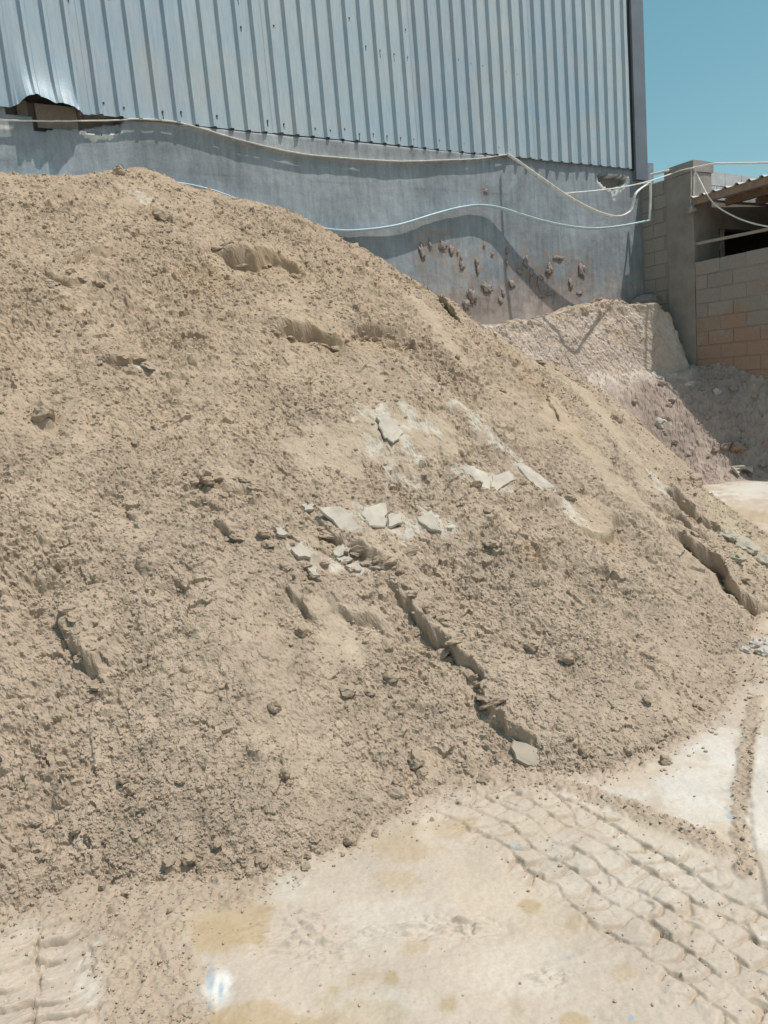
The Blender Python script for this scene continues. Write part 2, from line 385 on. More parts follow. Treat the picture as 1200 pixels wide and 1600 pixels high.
# scarps: pixels along the cut, raised side (+1 right of travel, -1 left), height, reach above, reach below
SCARPS = [
    ([(92, 935), (104, 965), (118, 1000), (130, 1022), (146, 1046), (166, 1066)], 1, 0.10, 0.16, 0.10),
    ([(150, 1064), (146, 1130), (140, 1200), (140, 1270), (128, 1330), (122, 1375)], 1, 0.022, 0.10, 0.08),
    ([(590, 885), (615, 915), (650, 950), (690, 985), (715, 1012), (745, 1055), (765, 1085), (772, 1112), (792, 1136), (850, 1172)], 1, 0.105, 0.26, 0.18),
    ([(505, 930), (540, 950), (585, 970), (610, 990)], 1, 0.04, 0.12, 0.08),
    ([(488, 800), (520, 830), (550, 850), (580, 865), (612, 892)], 1, 0.06, 0.14, 0.10),
    ([(1050, 832), (1090, 868), (1125, 895), (1140, 922), (1165, 935), (1215, 958)], 1, 0.11, 0.22, 0.12),
    ([(425, 522), (455, 514), (490, 518), (520, 528), (545, 536)], 1, 0.085, 0.30, 0.12),
    ([(545, 524), (580, 518), (615, 524), (640, 530)], 1, 0.07, 0.25, 0.10),
    ([(590, 540), (620, 530), (640, 536), (655, 548)], 1, 0.05, 0.18, 0.08),
    ([(340, 396), (365, 402), (400, 406), (440, 408), (480, 426)], 1, 0.09, 0.25, 0.14),
    ([(685, 475), (705, 492), (722, 514)], 1, 0.12, 0.22, 0.14),
    ([(72, 432), (100, 440), (130, 448)], 1, 0.05, 0.15, 0.10),
    ([(140, 452), (158, 440), (176, 448)], 1, 0.05, 0.12, 0.08),
    ([(100, 412), (150, 402), (200, 394)], 1, 0.04, 0.2, 0.1),
    ([(150, 562), (190, 558), (235, 562)], 1, 0.05, 0.15, 0.1),
    ([(455, 925), (470, 940), (494, 968)], 1, 0.05, 0.12, 0.08),
    ([(310, 740), (345, 752), (365, 765), (395, 775)], 1, 0.045, 0.14, 0.1),
    ([(335, 815), (350, 825), (372, 850)], 1, 0.05, 0.12, 0.1),
    ([(905, 830), (940, 835), (962, 822), (972, 806)], 1, 0.05, 0.15, 0.12),
    ([(800, 790), (840, 780), (885, 770)], 1, 0.04, 0.15, 0.1),
    ([(1010, 790), (1045, 800), (1080, 830), (1110, 850)], 1, 0.05, 0.18, 0.1),
    ([(1040, 760), (1065, 775), (1090, 790)], 1, 0.10, 0.12, 0.12),
    ([(1095, 800), (1112, 812), (1125, 826)], 1, 0.09, 0.12, 0.1),
    ([(735, 500), (775, 528), (820, 560), (870, 586), (905, 602)], 1, 0.02, 0.10, 0.14),
    ([(850, 620), (865, 640), (880, 662)], 1, 0.035, 0.12, 0.1),
    ([(240, 330), (262, 338), (278, 352)], 1, 0.05, 0.12, 0.1),
    ([(215, 880), (230, 890), (240, 900)], 1, 0.04, 0.1, 0.08),
    ([(55, 640), (72, 645), (92, 632)], 1, 0.05, 0.12, 0.1),
    ([(50, 890), (66, 897), (86, 884)], 1, 0.05, 0.12, 0.1),
    ([(55, 830), (64, 833), (72, 828)], 1, 0.04, 0.1, 0.08),
    ([(195, 785), (205, 800), (212, 815)], 1, 0.03, 0.1, 0.08),
]
SC_W = []
for px, side, A, L1, L2 in SCARPS:
    p = hpt([q[0] for q in px], [q[1] for q in px]); SC_W.append((catmull(p, 4), side, A, L1, L2))
HOLLOWS = [(505, 536, 0.22, 0.03), (600, 540, 0.18, 0.025), (410, 425, 0.2, 0.03), (930, 815, 0.20, 0.05), (300, 430, 0.3, 0.03), (525, 985, 0.25, 0.03),
           (1075, 785, 0.14, 0.07), (240, 300, 0.25, -0.05), (160, 300, 0.2, -0.03), (700, 480, 0.2, 0.03), (1130, 900, 0.2, -0.04), (1060, 720, 0.15, -0.03)]
HO_W = [(hpt(x, y)[0], r, d) for x, y, r, d in HOLLOWS]
def stroke(px, width):                      # pixel polyline -> plan polyline on the heap
    p = hpt([q[0] for q in px], [q[1] for q in px]); return (catmull(p, 4) if len(p) > 2 else p, width)
WHITE = [stroke([(590, 665), (610, 690), (625, 712)], 0.15), stroke([(705, 625), (730, 645), (755, 665)], 0.10),
         stroke([(750, 675), (785, 695), (800, 712)], 0.07), stroke([(800, 715), (830, 735), (868, 762)], 0.06),
         stroke([(875, 770), (895, 800), (905, 815)], 0.07), stroke([(1020, 740), (1035, 765)], 0.07), stroke([(640, 660), (670, 672)], 0.07),
         stroke([(560, 800), (620, 812), (680, 815)], 0.08), stroke([(455, 840), (480, 870), (550, 880)], 0.05), stroke([(725, 740), (790, 750)], 0.07),
         stroke([(220, 565), (235, 568)], 0.04), stroke([(205, 300), (230, 315)], 0.06)]
SMOOTH = [stroke([(480, 700), (590, 690), (700, 690)], 0.16), stroke([(650, 470), (690, 520), (720, 560)], 0.10), stroke([(900, 600), (960, 680), (1010, 760)], 0.12),
          stroke([(860, 640), (930, 720), (1000, 800)], 0.14), stroke([(505, 960), (535, 1000)], 0.12), stroke([(930, 790), (920, 815)], 0.14)]
RUSTY = [stroke([(420, 412), (460, 425)], 0.16), stroke([(300, 430), (350, 435)], 0.14), stroke([(920, 790), (935, 820)], 0.17), stroke([(800, 560), (850, 620), (900, 690)], 0.16),
         stroke([(830, 870), (836, 875)], 0.07), stroke([(545, 540), (620, 545)], 0.1), stroke([(505, 525), (520, 540)], 0.14)]
GREEN = [stroke([(820, 560), (900, 610), (960, 660)], 0.12), stroke([(1130, 800), (1170, 860), (1200, 900)], 0.16), stroke([(1100, 760), (1130, 800)], 0.12)]
def near(X, Y, lst, seed, rough=0.5):
    m = np.zeros(X.shape); nz = fbm(X*7, Y*7, seed, 3)
    for P, wd in lst:
        lo = P[:, :2].min(0)-3*wd; hi = P[:, :2].max(0)+3*wd
        s = (X > lo[0]) & (X < hi[0]) & (Y > lo[1]) & (Y < hi[1])
        if not s.any(): continue
        d, _, _ = seg_dist(X[s], Y[s], P)
        m[s] = np.maximum(m[s], sst(1.0, 0.55, d/wd+nz[s]*rough*1.6))
    return m
def heap_z(X, Y, fine=True, shift=None):
    base = heap_base(X, Y); z = base.copy()
    wx = X+0.05*pn(X*5, Y*5, 91); wy = Y+0.05*pn(X*5, Y*5, 92)
    for P, side, A, L1, L2 in SC_W:
        lo = P[:, :2].min(0)-0.9; hi = P[:, :2].max(0)+0.9
        s = (X > lo[0]) & (X < hi[0]) & (Y > lo[1]) & (Y < hi[1])
        if not s.any(): continue
        v0 = P[-1][:2]-P[0][:2]; hor = abs(v0[0]) > 1.5*abs(v0[1])
        d, sg, t = seg_dist(wx[s], wy[s], P)
        sd = d*sg*side + (0.032*fbm(X[s]*9, Y[s]*9, 5, 2) if hor else 0.042*fbm(X[s]*8, Y[s]*8, 5, 3, 0.5))
        tp = 1.15*np.minimum(1, np.minimum(t, 1-t)*6+0.02)*np.clip(0.9+0.8*pn(X[s]*4, Y[s]*4, 66), 0.3, 1.4)
        tw = 0.024 if hor else 0.018
        up = sst(-tw, tw, sd)*np.exp(-np.maximum(sd, 0)/L1)*0.6
        dn = (1-sst(-tw, tw, sd))*np.exp(-np.maximum(-sd, 0)/L2)*0.6
        end = np.exp(-np.maximum(0, d-0.0)/0.5)
        z[s] += A*(1.1 if hor else 1.0)*tp*(up-dn)*end
        if shift is not None:               # the lip leans out over the cut
            v = P[-1][:2]-P[0][:2]; lo_ = np.array([v[1], -v[0]])*side/np.hypot(*v)
            ov = (min(0.085, 0.85*A) if hor else min(0.05, 0.45*A))*np.minimum(1.3, tp)*np.exp(-np.maximum(sd, 0)/0.07)*sst(-tw, tw, sd)
            shift[0][s] += lo_[0]*ov; shift[1][s] += lo_[1]*ov; shift[2][s] = np.maximum(shift[2][s], np.minimum(1, tp)*np.exp(-(sd/0.035)**2))
    for c, r, dp in HO_W:
        z = z-dp*np.exp(-((X-c[0])**2+(Y-c[1])**2)/(r*r))
    # rills and ridges running downhill from the apex
    ang = np.arctan2(Y-HP['ay'], X-HP['ax']); rad = np.hypot(X-HP['ax'], Y-HP['ay'])
    z = z+0.045*pn(ang*9, rad*0.55, 21)*sst(0.3, 2, rad)+0.018*pn(ang*26, rad*0.9, 22)*sst(0.6, 2, rad)
    z = z+0.10*pn(X*0.9, Y*0.9, 23)*sst(0, 0.6, base)+0.045*fbm(X*2.3, Y*2.3, 24, 2)
    if not fine: return z
    return z+heap_fine(X, Y, base)
def unroll(X, Y):                            # the cone rolled out flat, so that relief is not drawn out down the slope
    dx = X-HP['ax']; dy = Y-HP['ay']; a = dx*WU[0]+dy*WU[1]; b = dx*WN[0]+dy*WN[1]; c = 1.298
    rho = np.hypot(a, b); th = np.arctan2(a, b)/c
    return np.where(a >= 0, rho*c*np.sin(th), a), np.where(a >= 0, rho*c*np.cos(th), b*c)
def heap_fine(X, Y, base):
    sm = np.maximum(0.6*near(X, Y, WHITE, 70), 0.85*near(X, Y, SMOOTH, 71))
    k = (1-0.7*sm)*np.clip(0.85+0.7*fbm(X*1.1, Y*1.1, 33, 2), 0.5, 1.15)
    X, Y = unroll(X, Y)
    wx = X+0.016*pn(X*23, Y*23, 41)+0.007*pn(X*55, Y*55, 43); wy = Y+0.016*pn(X*23, Y*23, 42)+0.007*pn(X*55, Y*55, 44)
    f = 0.015*fbm(X*6, Y*6, 25, 2)+0.006*fbm(X*24, Y*24, 27, 2)
    r1 = np.clip(0.35+1.9*pn(X*3.1, Y*3.1, 45), 0, 1)
    f = f+0.20*r1*cells(wx, wy, 0.10, 141)[0]+0.22*np.clip(0.3+1.6*pn(X*5.3, Y*5.3, 46), 0.0, 1.0)*cells(wx+3, wy, 0.045, 151)[0]
    f = f+np.clip(0.28+0.45*pn(X*2.7, Y*2.7, 47), 0.12, 0.45)*cells(wx, wy+5, 0.023, 161, 1.2)[0]
    f = f+0.9*lumps(wx, wy, 0.16, 0.16, 0.010, 0.040, 40)+0.9*lumps(wx+3, wy+1, 0.07, 0.25, 0.005, 0.022, 50)+0.95*lumps(wx+5, wy+2, 0.034, 0.55, 0.004, 0.014, 60)+0.95*lumps(wx+1, wy+7, 0.019, 0.55, 0.003, 0.0075, 65)
    f = f-0.07*np.maximum(0, pn(X*9, Y*9, 34)-0.22)-0.05*np.maximum(0, pn(X*21, Y*21, 37)-0.22)
    f = f+0.004*pn(X*110, Y*110, 35)
    return k*f+sst(0.25, 0.0, base)*0.02*fbm(X*5, Y*5, 36, 3)
def heap_pos(X, Y):                          # rough relief stands off the slope along its normal
    base = heap_base(X, Y); e = 0.05
    gx = (heap_base(X+e, Y)-heap_base(X-e, Y))/(2*e); gy = (heap_base(X, Y+e)-heap_base(X, Y-e))/(2*e)
    sh = [np.zeros(X.shape), np.zeros(X.shape), np.zeros(X.shape)]; zc = heap_z(X, Y, False, sh); f = heap_fine(X, Y, base)*(1-0.6*sh[2]); l = np.sqrt(1+gx*gx+gy*gy)
    jx = 0.006*pn(zc*30, Y*20+X*9, 95); jy = 0.006*pn(zc*30+7, X*20-Y*9, 96)
    return np.stack([X-gx/l*f+jx+sh[0], Y-gy/l*f+jy+sh[1], zc+f/l], -1)
def heap_tint(X, Y):
    b = heap_base(X, Y)
    t = sst(0.4, 2.6, b+0.5*fbm(X*1.3, Y*1.3, 81, 2))[..., None]
    c = SAND_LOW*(1-t)+SAND_TOP*t
    c = c*(1+0.13*fbm(X*3, Y*3, 82, 3))[..., None]
    for lst, col, k, sd in ((RUSTY, (0.40, 0.29, 0.18), 0.35, 83), (GREEN, (0.43, 0.37, 0.26), 0.6, 84), (SMOOTH, (0.46, 0.385, 0.29), 0.35, 71), (WHITE, (0.52, 0.48, 0.41), 0.85, 70)):
        m = (near(X, Y, lst, sd, 0.5 if lst is not WHITE else 1.0)*k*(1 if lst is not WHITE else np.clip(0.55+2.2*fbm(X*13, Y*13, 86, 4, 0.65), 0.0, 1)))[..., None]; c = c*(1-m)+np.array(col)*m
    return c

# ------------------------------------------------------------------ shape of the yard floor
def gl(px): return np.array([gpt(x, y)[:2] for x, y in px])
TR_R = gl([(700, 1222), (760, 1240), (1000, 1388), (1165, 1500), (1300, 1590)])
TR_L = gl([(60, 1380), (58, 1450), (57, 1620), (56, 1750)])
TR_F = gl([(1110, 770), (1165, 815), (1260, 880)])
SPILL = [(gl([(1182, 1090), (1168, 1160), (1160, 1230), (1155, 1300), (1166, 1362)]), 0.036), (gl([(850, 1218), (960, 1252), (1060, 1295), (1130, 1325)]), 0.06),
         (gl([(190, 1400), (225, 1470), (225, 1560), (220, 1700)]), 0.17), (gl([(400, 1385), (330, 1400), (250, 1420)]), 0.10), (gl([(1190, 1015), (1160, 1040), (1180, 1060)]), 0.12)]
LIP = gl([(1200, 1100), (1178, 1150), (1172, 1210), (1172, 1285), (1184, 1350), (1205, 1420), (1240, 1480)])
def ell(cx, cy, rx, ry):
    c = gpt(cx, cy)[:2]; a = gpt(cx+rx, cy)[:2]-c; b = gpt(cx, cy+ry)[:2]-c
    return c, np.linalg.inv(np.stack([a, b], 1))
# stains on the floor: ellipse in pixels, colour, strength
TAN = (0.40, 0.305, 0.185); WHT = (0.56, 0.53, 0.475); BLU = (0.27, 0.36, 0.43); SND = tuple(SAND_LOW)
STAINS = [(360, 1425, 55, 50, TAN, .8), (345, 1470, 40, 30, TAN, .6), (430, 1585, 140, 28, TAN, .75), (320, 1590, 50, 20, TAN, .7), (640, 1330, 60, 30, TAN, .55), (690, 1300, 40, 25, TAN, .5),
          (620, 1370, 40, 20, TAN, .5), (835, 1410, 24, 13, TAN, .85), (650, 1475, 25, 18, TAN, .6), (612, 1528, 12, 14, TAN, .8), (523, 1545, 14, 12, TAN, .8), (705, 1570, 18, 18, TAN, .7), (895, 1592, 20, 14, TAN, .8),
          (900, 1440, 15, 15, TAN, .6), (720, 1290, 20, 12, TAN, .6), (560, 1530, 40, 20, TAN, .4), (980, 1520, 25, 14, TAN, .45), (810, 1575, 25, 25, TAN, .35), (500, 1560, 50, 20, TAN, .5),
          (335, 1535, 36, 34, (0.64, 0.62, 0.58), 1.0), (1085, 1215, 75, 40, WHT, .9), (1130, 1160, 40, 40, WHT, .8), (1100, 1270, 70, 25, WHT, .7), (1192, 1240, 18, 130, WHT, .9), (960, 1245, 50, 20, WHT, .5), (470, 1380, 60, 26, WHT, .55),
          (560, 1560, 80, 30, WHT, .3), (800, 1520, 120, 40, WHT, .25), (600, 1440, 90, 40, WHT, .3), (150, 1500, 22, 60, WHT, .5), (20, 1440, 40, 40, WHT, .35), (1170, 765, 60, 16, WHT, 1.0), (1160, 805, 50, 12, TAN, .6),
          (1180, 1030, 25, 14, WHT, .8), (1000, 1350, 160, 70, WHT, .3)]
BLUES = [(328, 1528, 9, 30, 330), (345, 1545, 8, 22, 330), (312, 1550, 5, 14, 330), (1140, 1232, 14, 6, 0), (1142, 1275, 14, 12, 0), (1075, 1316, 9, 7, 1), (327, 1493, 9, 6, 330), (890, 1495, 8, 5, 1), (985, 1590, 6, 5, 1), (325, 1570, 7, 12, 330), (808, 1326, 8, 5, 1)]
ST_W = [(ell(*s[:4]), s[4], s[5]) for s in STAINS]; BL_W = [ell(*s[:4]) for s in BLUES]
RIP = [ell(470, 1460, 120, 55), ell(750, 1440, 60, 20), ell(680, 1450, 80, 25), ell(860, 1525, 40, 18)]
def inell(X, Y, e, seed, rough=0.5):
    (c, M) = e; dx = X-c[0]; dy = Y-c[1]
    u = M[0, 0]*dx+M[0, 1]*dy; v = M[1, 0]*dx+M[1, 1]*dy
    return np.hypot(u, v)
def track(X, Y, P, col, row, half, depth, seed, zig, wp=0.038):
    d, s, t = seg_dist(X+wp*pn(X*5, Y*5, seed+20)+0.008*pn(X*19, Y*19, seed+22), Y+wp*pn(X*5, Y*5, seed+21)+0.008*pn(X*19, Y*19, seed+23), P); L = np.sum(np.hypot(*np.diff(P, axis=0).T))
    m = sst(half, half-0.05, d+0.08*fbm(X*8, Y*8, seed+9, 2))*sst(0.0, 0.03, t)
    a = s*d+0.016*fbm(X*7, Y*7, seed, 2); b = t*L+0.020*fbm(X*6, Y*6, seed+3, 2)
    k = np.floor(a/col); ca = a/col-k
    bb = b/row+0.5*(k % 2)+zig*np.abs(ca-0.5)
    cb = bb-np.floor(bb)
    da = np.minimum(ca, 1-ca)*col; db = np.minimum(cb, 1-cb)*row
    wd = 0.009+0.006*fbm(X*9, Y*9, seed+5, 2)
    br = np.clip(0.8+1.2*fbm(X*6, Y*6, seed+6, 2), 0.05, 1.3)
    g = np.maximum(sst(wd, wd*0.3, da)*0.8, sst(wd*1.3, wd*0.3, db))
    lug = 0.75*depth*(cb-0.5)+0.45*depth*(0.5-ca)+depth*0.45*_hash(k, np.floor(bb), seed+7)
    pl, ck = cells(X+0.01*pn(X*17, Y*17, 3), Y+0.01*pn(X*17, Y*17, 6), 0.085, seed+30, 0.5)
    crk = sst(0.005, 0.001, ck)*sst(-0.05, 0.15, pn(X*5, Y*5, seed+31))
    lug = lug+0.10*pl+0.0035*fbm(X*30, Y*30, seed+33, 3); g = np.maximum(g, 0.55*crk)
    return m*(lug*br-depth*g*br), m, g*m*br
def smask(X, Y):
    m = np.zeros(X.shape)
    for P, wd in SPILL:
        d, _, _ = seg_dist(X, Y, P); m = np.maximum(m, sst(1.15, 0.5, d/wd+0.55*fbm(X*9, Y*9, 7, 3)))
    hb = heap_base(X, Y); m = np.maximum(m, sst(-0.10, 0.0, hb+0.07*fbm(X*6, Y*6, 8, 3)))
    return m
def lipside(X, Y):
    d, s, t = seg_dist(X, Y, LIP); return sst(-0.01, 0.012, d*s+0.008*pn(X*12, Y*12, 4))*sst(0.0, 0.05, t)*np.where(Y < 4.0, 1, 0)
def ground_z(X, Y):
    z = 0.016*fbm(X*1.6, Y*1.6, 101, 3)-0.004
    t1, m1, _ = track(X, Y, TR_R, 0.098, 0.088, 0.27, 0.0115, 111, 0.30)
    t2, m2, _ = track(X, Y, TR_L, 0.150, 0.088, 0.168, 0.024, 131, 0.35, 0.012)
    t3, m3, _ = track(X, Y, TR_F, 0.5, 0.10, 0.30, 0.02, 151, 0.3)
    sm = smask(X, Y)
    z = z+(t1+t2+t3)*(1-0.7*sm)
    for e in RIP:
        m = sst(1.1, 0.5, inell(X, Y, e, 1)+0.4*fbm(X*5, Y*5, 161, 2))
        z = z+m*(0.030*np.abs(fbm(X*12+0.6*pn(X*9, Y*9, 2), Y*34, 162, 3))-0.008)
    z = z+0.014*lipside(X, Y)
    r = 0.010*fbm(X*16, Y*16, 171, 2)+0.34*cells(X+0.007*pn(X*55, Y*55, 3), Y, 0.023, 175)[0]+0.75*lumps(X, Y, 0.06, 0.5, 0.005, 0.02, 172)+0.8*lumps(X+2, Y+7, 0.03, 0.55, 0.004, 0.011, 182)
    z = z+sm*(0.008+r)
    z = z+0.0028*fbm(X*32, Y*32, 191, 3)+0.006*fbm(X*6, Y*6, 194, 2)+0.3*lumps(X+9, Y, 0.09, 0.18, 0.003, 0.010, 192)*sst(0.1, 0.4, pn(X*1.7, Y*1.7, 193)+0.3)
    return z
def ground_tint(X, Y):
    c = np.ones(X.shape+(3,))*PALE*(1+0.10*fbm(X*2, Y*2, 201, 3))[..., None]
    nz = fbm(X*4.5, Y*4.5, 202, 5, 0.6)
    yel = sst(0.05, 0.45, fbm(X*1.9+3, Y*1.9, 203, 3))[..., None]*0.30
    c = c*(1-yel)+np.array((0.55, 0.46, 0.33))*yel
    for e, col, k in ST_W:
        m = (sst(1.25, 0.55, inell(X, Y, e, 1)+1.15*nz)*k*0.95)[..., None]; c = c*(1-m)+np.array(col)*m
    bl = np.zeros(X.shape)
    for e in BL_W:
        bl = np.maximum(bl, sst(1.2, 0.4, inell(X, Y, e, 1)+0.6*fbm(X*22, Y*9, 204, 3)))
    bl = (bl*np.clip(0.5+1.6*fbm(X*55, Y*12, 205, 2), 0, 0.75))[..., None]
    c = c*(1-bl)+np.array(BLU)*bl
    for P, col, row, half, sd, zg in ((TR_R, .098, .088, .27, 111, .30), (TR_L, .150, .088, .168, 131, .35)):
        _, m, g = track(X, Y, P, col, row, half, 0.02, sd, zg, 0.038 if sd == 111 else 0.012)
        g = (np.clip(g, 0, 1)*0.6)[..., None]; c = c*(1-g)+np.array((0.37, 0.30, 0.225))*g
    sm = (smask(X, Y)*0.9)[..., None]; c = c*(1-sm)+np.array(SAND_LOW*0.95)*sm
    return c

def polar(b0, b1, nb, r0, r1, nr, wide=1.15, nwide=40):
    B = np.concatenate([np.linspace(-wide, b0, nwide, endpoint=False), np.linspace(b0, b1, nb), np.linspace(b1, wide, nwide+1)[1:]])
    R = np.geomspace(r0, r1, nr) if not isinstance(r0, list) else np.concatenate([np.geomspace(a_, b_, n_, endpoint=False) for a_, b_, n_ in r0]); nr = len(R)
    b, r = np.meshgrid(B, R, indexing='ij')
    return r*np.sin(b), r*np.cos(b), len(B), nr

# ------------------------------------------------------------------ GROUND (structure)
X, Y, nu, nv = polar(-0.66, 0.56, 580, [(1.2, 1.5, 30), (1.5, 4.2, 620), (4.2, 13.5, 160)], 0, 0, nwide=20)
far = Y > 0
gz = ground_z(X, Y)
edge = sst(1.1, 1.15, np.abs(np.arctan2(X, Y)))
V = np.stack([X, Y, gz*(1-edge)], -1).reshape(-1, 3)
F = grid_faces(nu, nv)
hb = heap_base(X, Y).ravel(); UU, NN, _ = toUN(np.stack([X, Y, 0*X], -1)); UU = UU.ravel(); NN = NN.ravel()
keep = ((hb[F].min(1) < 0.30) & (NN[F].max(1) > 0.0))
# F is counter-clockwise seen from above when bearing grows to the right: flip
V2, F2, T2 = compact(V, F[keep][:, ::-1], ground_tint(X, Y).reshape(-1, 3))
yard = empty('ground'); setp(yard, kind='structure')
ysurf = mk('ground_surface', V2, F2, M_ground, yard, True, T2)
bv = np.array([[-150, -150, -0.06], [150, -150, -0.06], [150, 150, -0.06], [-150, 150, -0.06]], float)
mk('ground_sheet', bv, np.array([[0, 1, 2, 3]]), M_ground, yard, False, np.ones((4, 3))*PALE*0.95)

# ------------------------------------------------------------------ BIG SAND HEAP
X, Y, nu, nv = polar(-0.60, 0.52, 670, 1.9, 9.9, 1000, wide=0.95, nwide=40)
HP3 = heap_pos(X, Y); hz = HP3[..., 2]
UU, NN, _ = toUN(np.stack([X, Y, 0*X], -1))
V = HP3.reshape(-1, 3); F = grid_faces(nu, nv)
ok = (hz.ravel() > -0.05) & (NN.ravel() > -0.03)
keep = ok[F].all(1)
V2, F2, T2 = compact(V, F[keep][:, ::-1], heap_tint(X, Y).reshape(-1, 3))
heap = mk('sand_heap', V2, F2, M_sand, None, False, T2)
setp(heap, 'huge heap of damp beige sand filling the yard in front of the shed', 'sand heap')

# ------------------------------------------------------------------ PINK BANK AND MAUVE HEAP
def tps(pts, reg=1e-3):
    pts = np.asarray(pts, float); n = len(pts)
    def phi(r2): return np.where(r2 > 0, r2*np.log(np.maximum(r2, 1e-12)), 0)
    D = ((pts[:, None, :2]-pts[None, :, :2])**2).sum(-1)
    A = np.zeros((n+3, n+3)); A[:n, :n] = phi(D)+reg*np.eye(n); A[:n, n] = 1; A[:n, n+1:] = pts[:, :2]; A[n, :n] = 1; A[n+1:, :n] = pts[:, :2].T
    sol = np.linalg.solve(A, np.concatenate([pts[:, 2], [0, 0, 0]]))
    def f(U, n_):
        r = sol[n]+sol[n+1]*U+sol[n+2]*n_
        for i in range(n): r = r+sol[i]*phi((U-pts[i, 0])**2+(n_-pts[i, 1])**2)
        return r
    return f
def un(P): a, b, c = toUN(P); return (float(a), float(b), float(c))
ext = lambda u: 0.38*sst(-0.7, 0.2, np.asarray(u, float))
ctrl = [(-3.4, 0.15, 1.50), (-2.4, 0.15, 1.50), (-1.4, 0.15, 1.50), (-0.5, 0.2, 1.50), (0.32, 0.2, 1.50), un(wpt(800, 560, 0.6)), un(wpt(935, 588, 0.6)), un(wpt(1010, 582, 0.65)), un(wpt(1085, 580, 1.0))]
ctrl += [un(rpt(1140, 571)), un(rpt(1160, 578)), un(rpt(1200, 595)), un(rpt(1260, 628))]
for p in [(1000, 756), (1060, 757), (1120, 756), (1150, 752), (1200, 748), (1290, 742)]:
    a, b, c = un(gpt(*p)); ctrl.append((a, b, 0.0)); ctrl.append((a-0.15, b+0.5, -0.22))
a, b, c = un(gpt(1120, 756)); print('toe', a, b, np.round(ctrl, 2))
mz = tps(ctrl, 2e-3)
U_, N_ = np.meshgrid(np.linspace(-3.4, ROFF+0.02, 270), np.linspace(0.2, 4.2, 290), indexing='ij')
P_ = fromUN(U_, N_, 0)
xx, yy = P_[..., 0], P_[..., 1]
z0 = mz(U_, N_)
f = 0.34*cells(xx+0.02*pn(xx*16, yy*16, 61), yy+0.02*pn(xx*16, yy*16, 62), 0.10, 341, 0.7)[0]+0.42*cells(xx+0.01*pn(xx*30, yy*30, 63), yy, 0.05, 351, 0.9)[0]+0.05*fbm(xx*2.5, yy*2.5, 301, 2)+0.022*fbm(xx*8, yy*8, 302, 3)+0.9*lumps(xx, yy, 0.18, 0.35, 0.012, 0.055, 303)+0.9*lumps(xx+3, yy, 0.08, 0.5, 0.008, 0.03, 313)+0.9*lumps(xx+1, yy+4, 0.04, 0.5, 0.005, 0.014, 323)
z0 = z0+f*sst(-0.1, 0.15, z0)
V = fromUN(U_, N_, z0).reshape(-1, 3); F = grid_faces(*U_.shape)
keep = (V[:, 2][F].max(1) > -0.04)
rim = sst(0.30, 0.0, (N_-0.62-ext(U_))+0.12*fbm(xx*3, yy*3, 331, 3))[..., None]*sst(0.45, -0.1, U_+0.1)[..., None]
tc = np.array([0.365, 0.295, 0.252])*(1+0.22*fbm(xx*2.2, yy*2.2, 332, 3))[..., None]
tc = tc*(1-rim*0.75)+np.array([0.58, 0.51, 0.45])*rim*0.75
V2, F2, T2 = compact(V, F[keep][:, ::-1], tc.reshape(-1, 3))
mauve = mk('mauve_sand_heap', V2, F2, M_mauve, None, False, T2)
setp(mauve, 'smaller mauve heap of lumpy sand in the corner below the block wall', 'sand heap')

topx = [(720, 505), (790, 505), (850, 498), (905, 482), (950, 471), (1000, 474), (1040, 484), (1075, 500), (1110, 530)]
tu = np.array([-3.6, -2.76, -2.06, -1.6, -0.78, -0.45, -0.1, 0.15, 0.34]); tz = np.array([2.20, 2.27, 2.33, 2.42, 2.53, 2.47, 2.44, 2.26, 1.9])
o_ = np.argsort(tu); tu = tu[o_]; tz = tz[o_]
us = np.linspace(tu[0]-0.5, 0.36, 330); ss = np.linspace(0, 1, 190)
U_, S_ = np.meshgrid(us, ss, indexing='ij')
top = np.interp(U_, tu, tz)+0.05*fbm(U_*3, U_*0+0.3, 401, 3)
led = 0.28
q_ = np.where(S_ < led, -0.03+0.27*S_/led, 0.24+0.80*((S_-led)/(1-led)))
q_ = q_+ext(U_)*np.clip(S_/led, 0, 1)
z_ = np.where(S_ < led, top+0.03*np.sin(S_/led*3.1), top-(top+0.4)*((S_-led)/(1-led)))
a_, b_ = U_*1.0, z_*1.0
rough = 0.02+0.07*sst(0.45, 0.1, S_)
dn = 0.028*fbm(a_*1.6, b_*1.6, 402, 3)+0.12*cells(a_+0.03*pn(a_*9, b_*9, 1), b_*0.6+0.03*pn(a_*9, b_*9, 2), 0.11, 421, 0.8)[0]+0.22*cells(a_+0.01*pn(a_*40, b_*40, 7), b_*0.8, 0.035, 431, 1.1)[0]+rough*fbm(a_*6, b_*4, 403, 4)+0.006*fbm(a_*30-b_*12, b_*8+a_*3, 404, 2)
lm = lumps(a_, S_*1.2, 0.14, 0.4, 0.01, 0.05, 405)*sst(0.5, 0.2, S_)
q_ = q_+dn*sst(0.0, 0.15, S_)+0.5*lm; z_ = z_+(0.7*dn+lm)*sst(0.55, 0.2, S_)
V = fromUN(U_, q_, z_).reshape(-1, 3)
st = fbm(a_*2+b_*0.8, b_*0.7-a_*0.3, 411, 4)
tc = np.array([0.50, 0.415, 0.35])+0.0*a_[..., None]
k = sst(-0.15, 0.3, st)[..., None]; tc = tc*(1-k)+np.array([0.55, 0.475, 0.415])*k
k = sst(0.1, 0.4, fbm(a_*1.7+7, b_*1.4, 412, 3))[..., None]*0.7; tc = tc*(1-k)+np.array([0.48, 0.375, 0.28])*k
k = sst(0.35, 0.15, S_)[..., None]*sst(0.0, 0.3, fbm(a_*2.4, b_*3, 413, 2)+0.2)[..., None]; tc = tc*(1-k)+np.array([0.45, 0.37, 0.275])*k
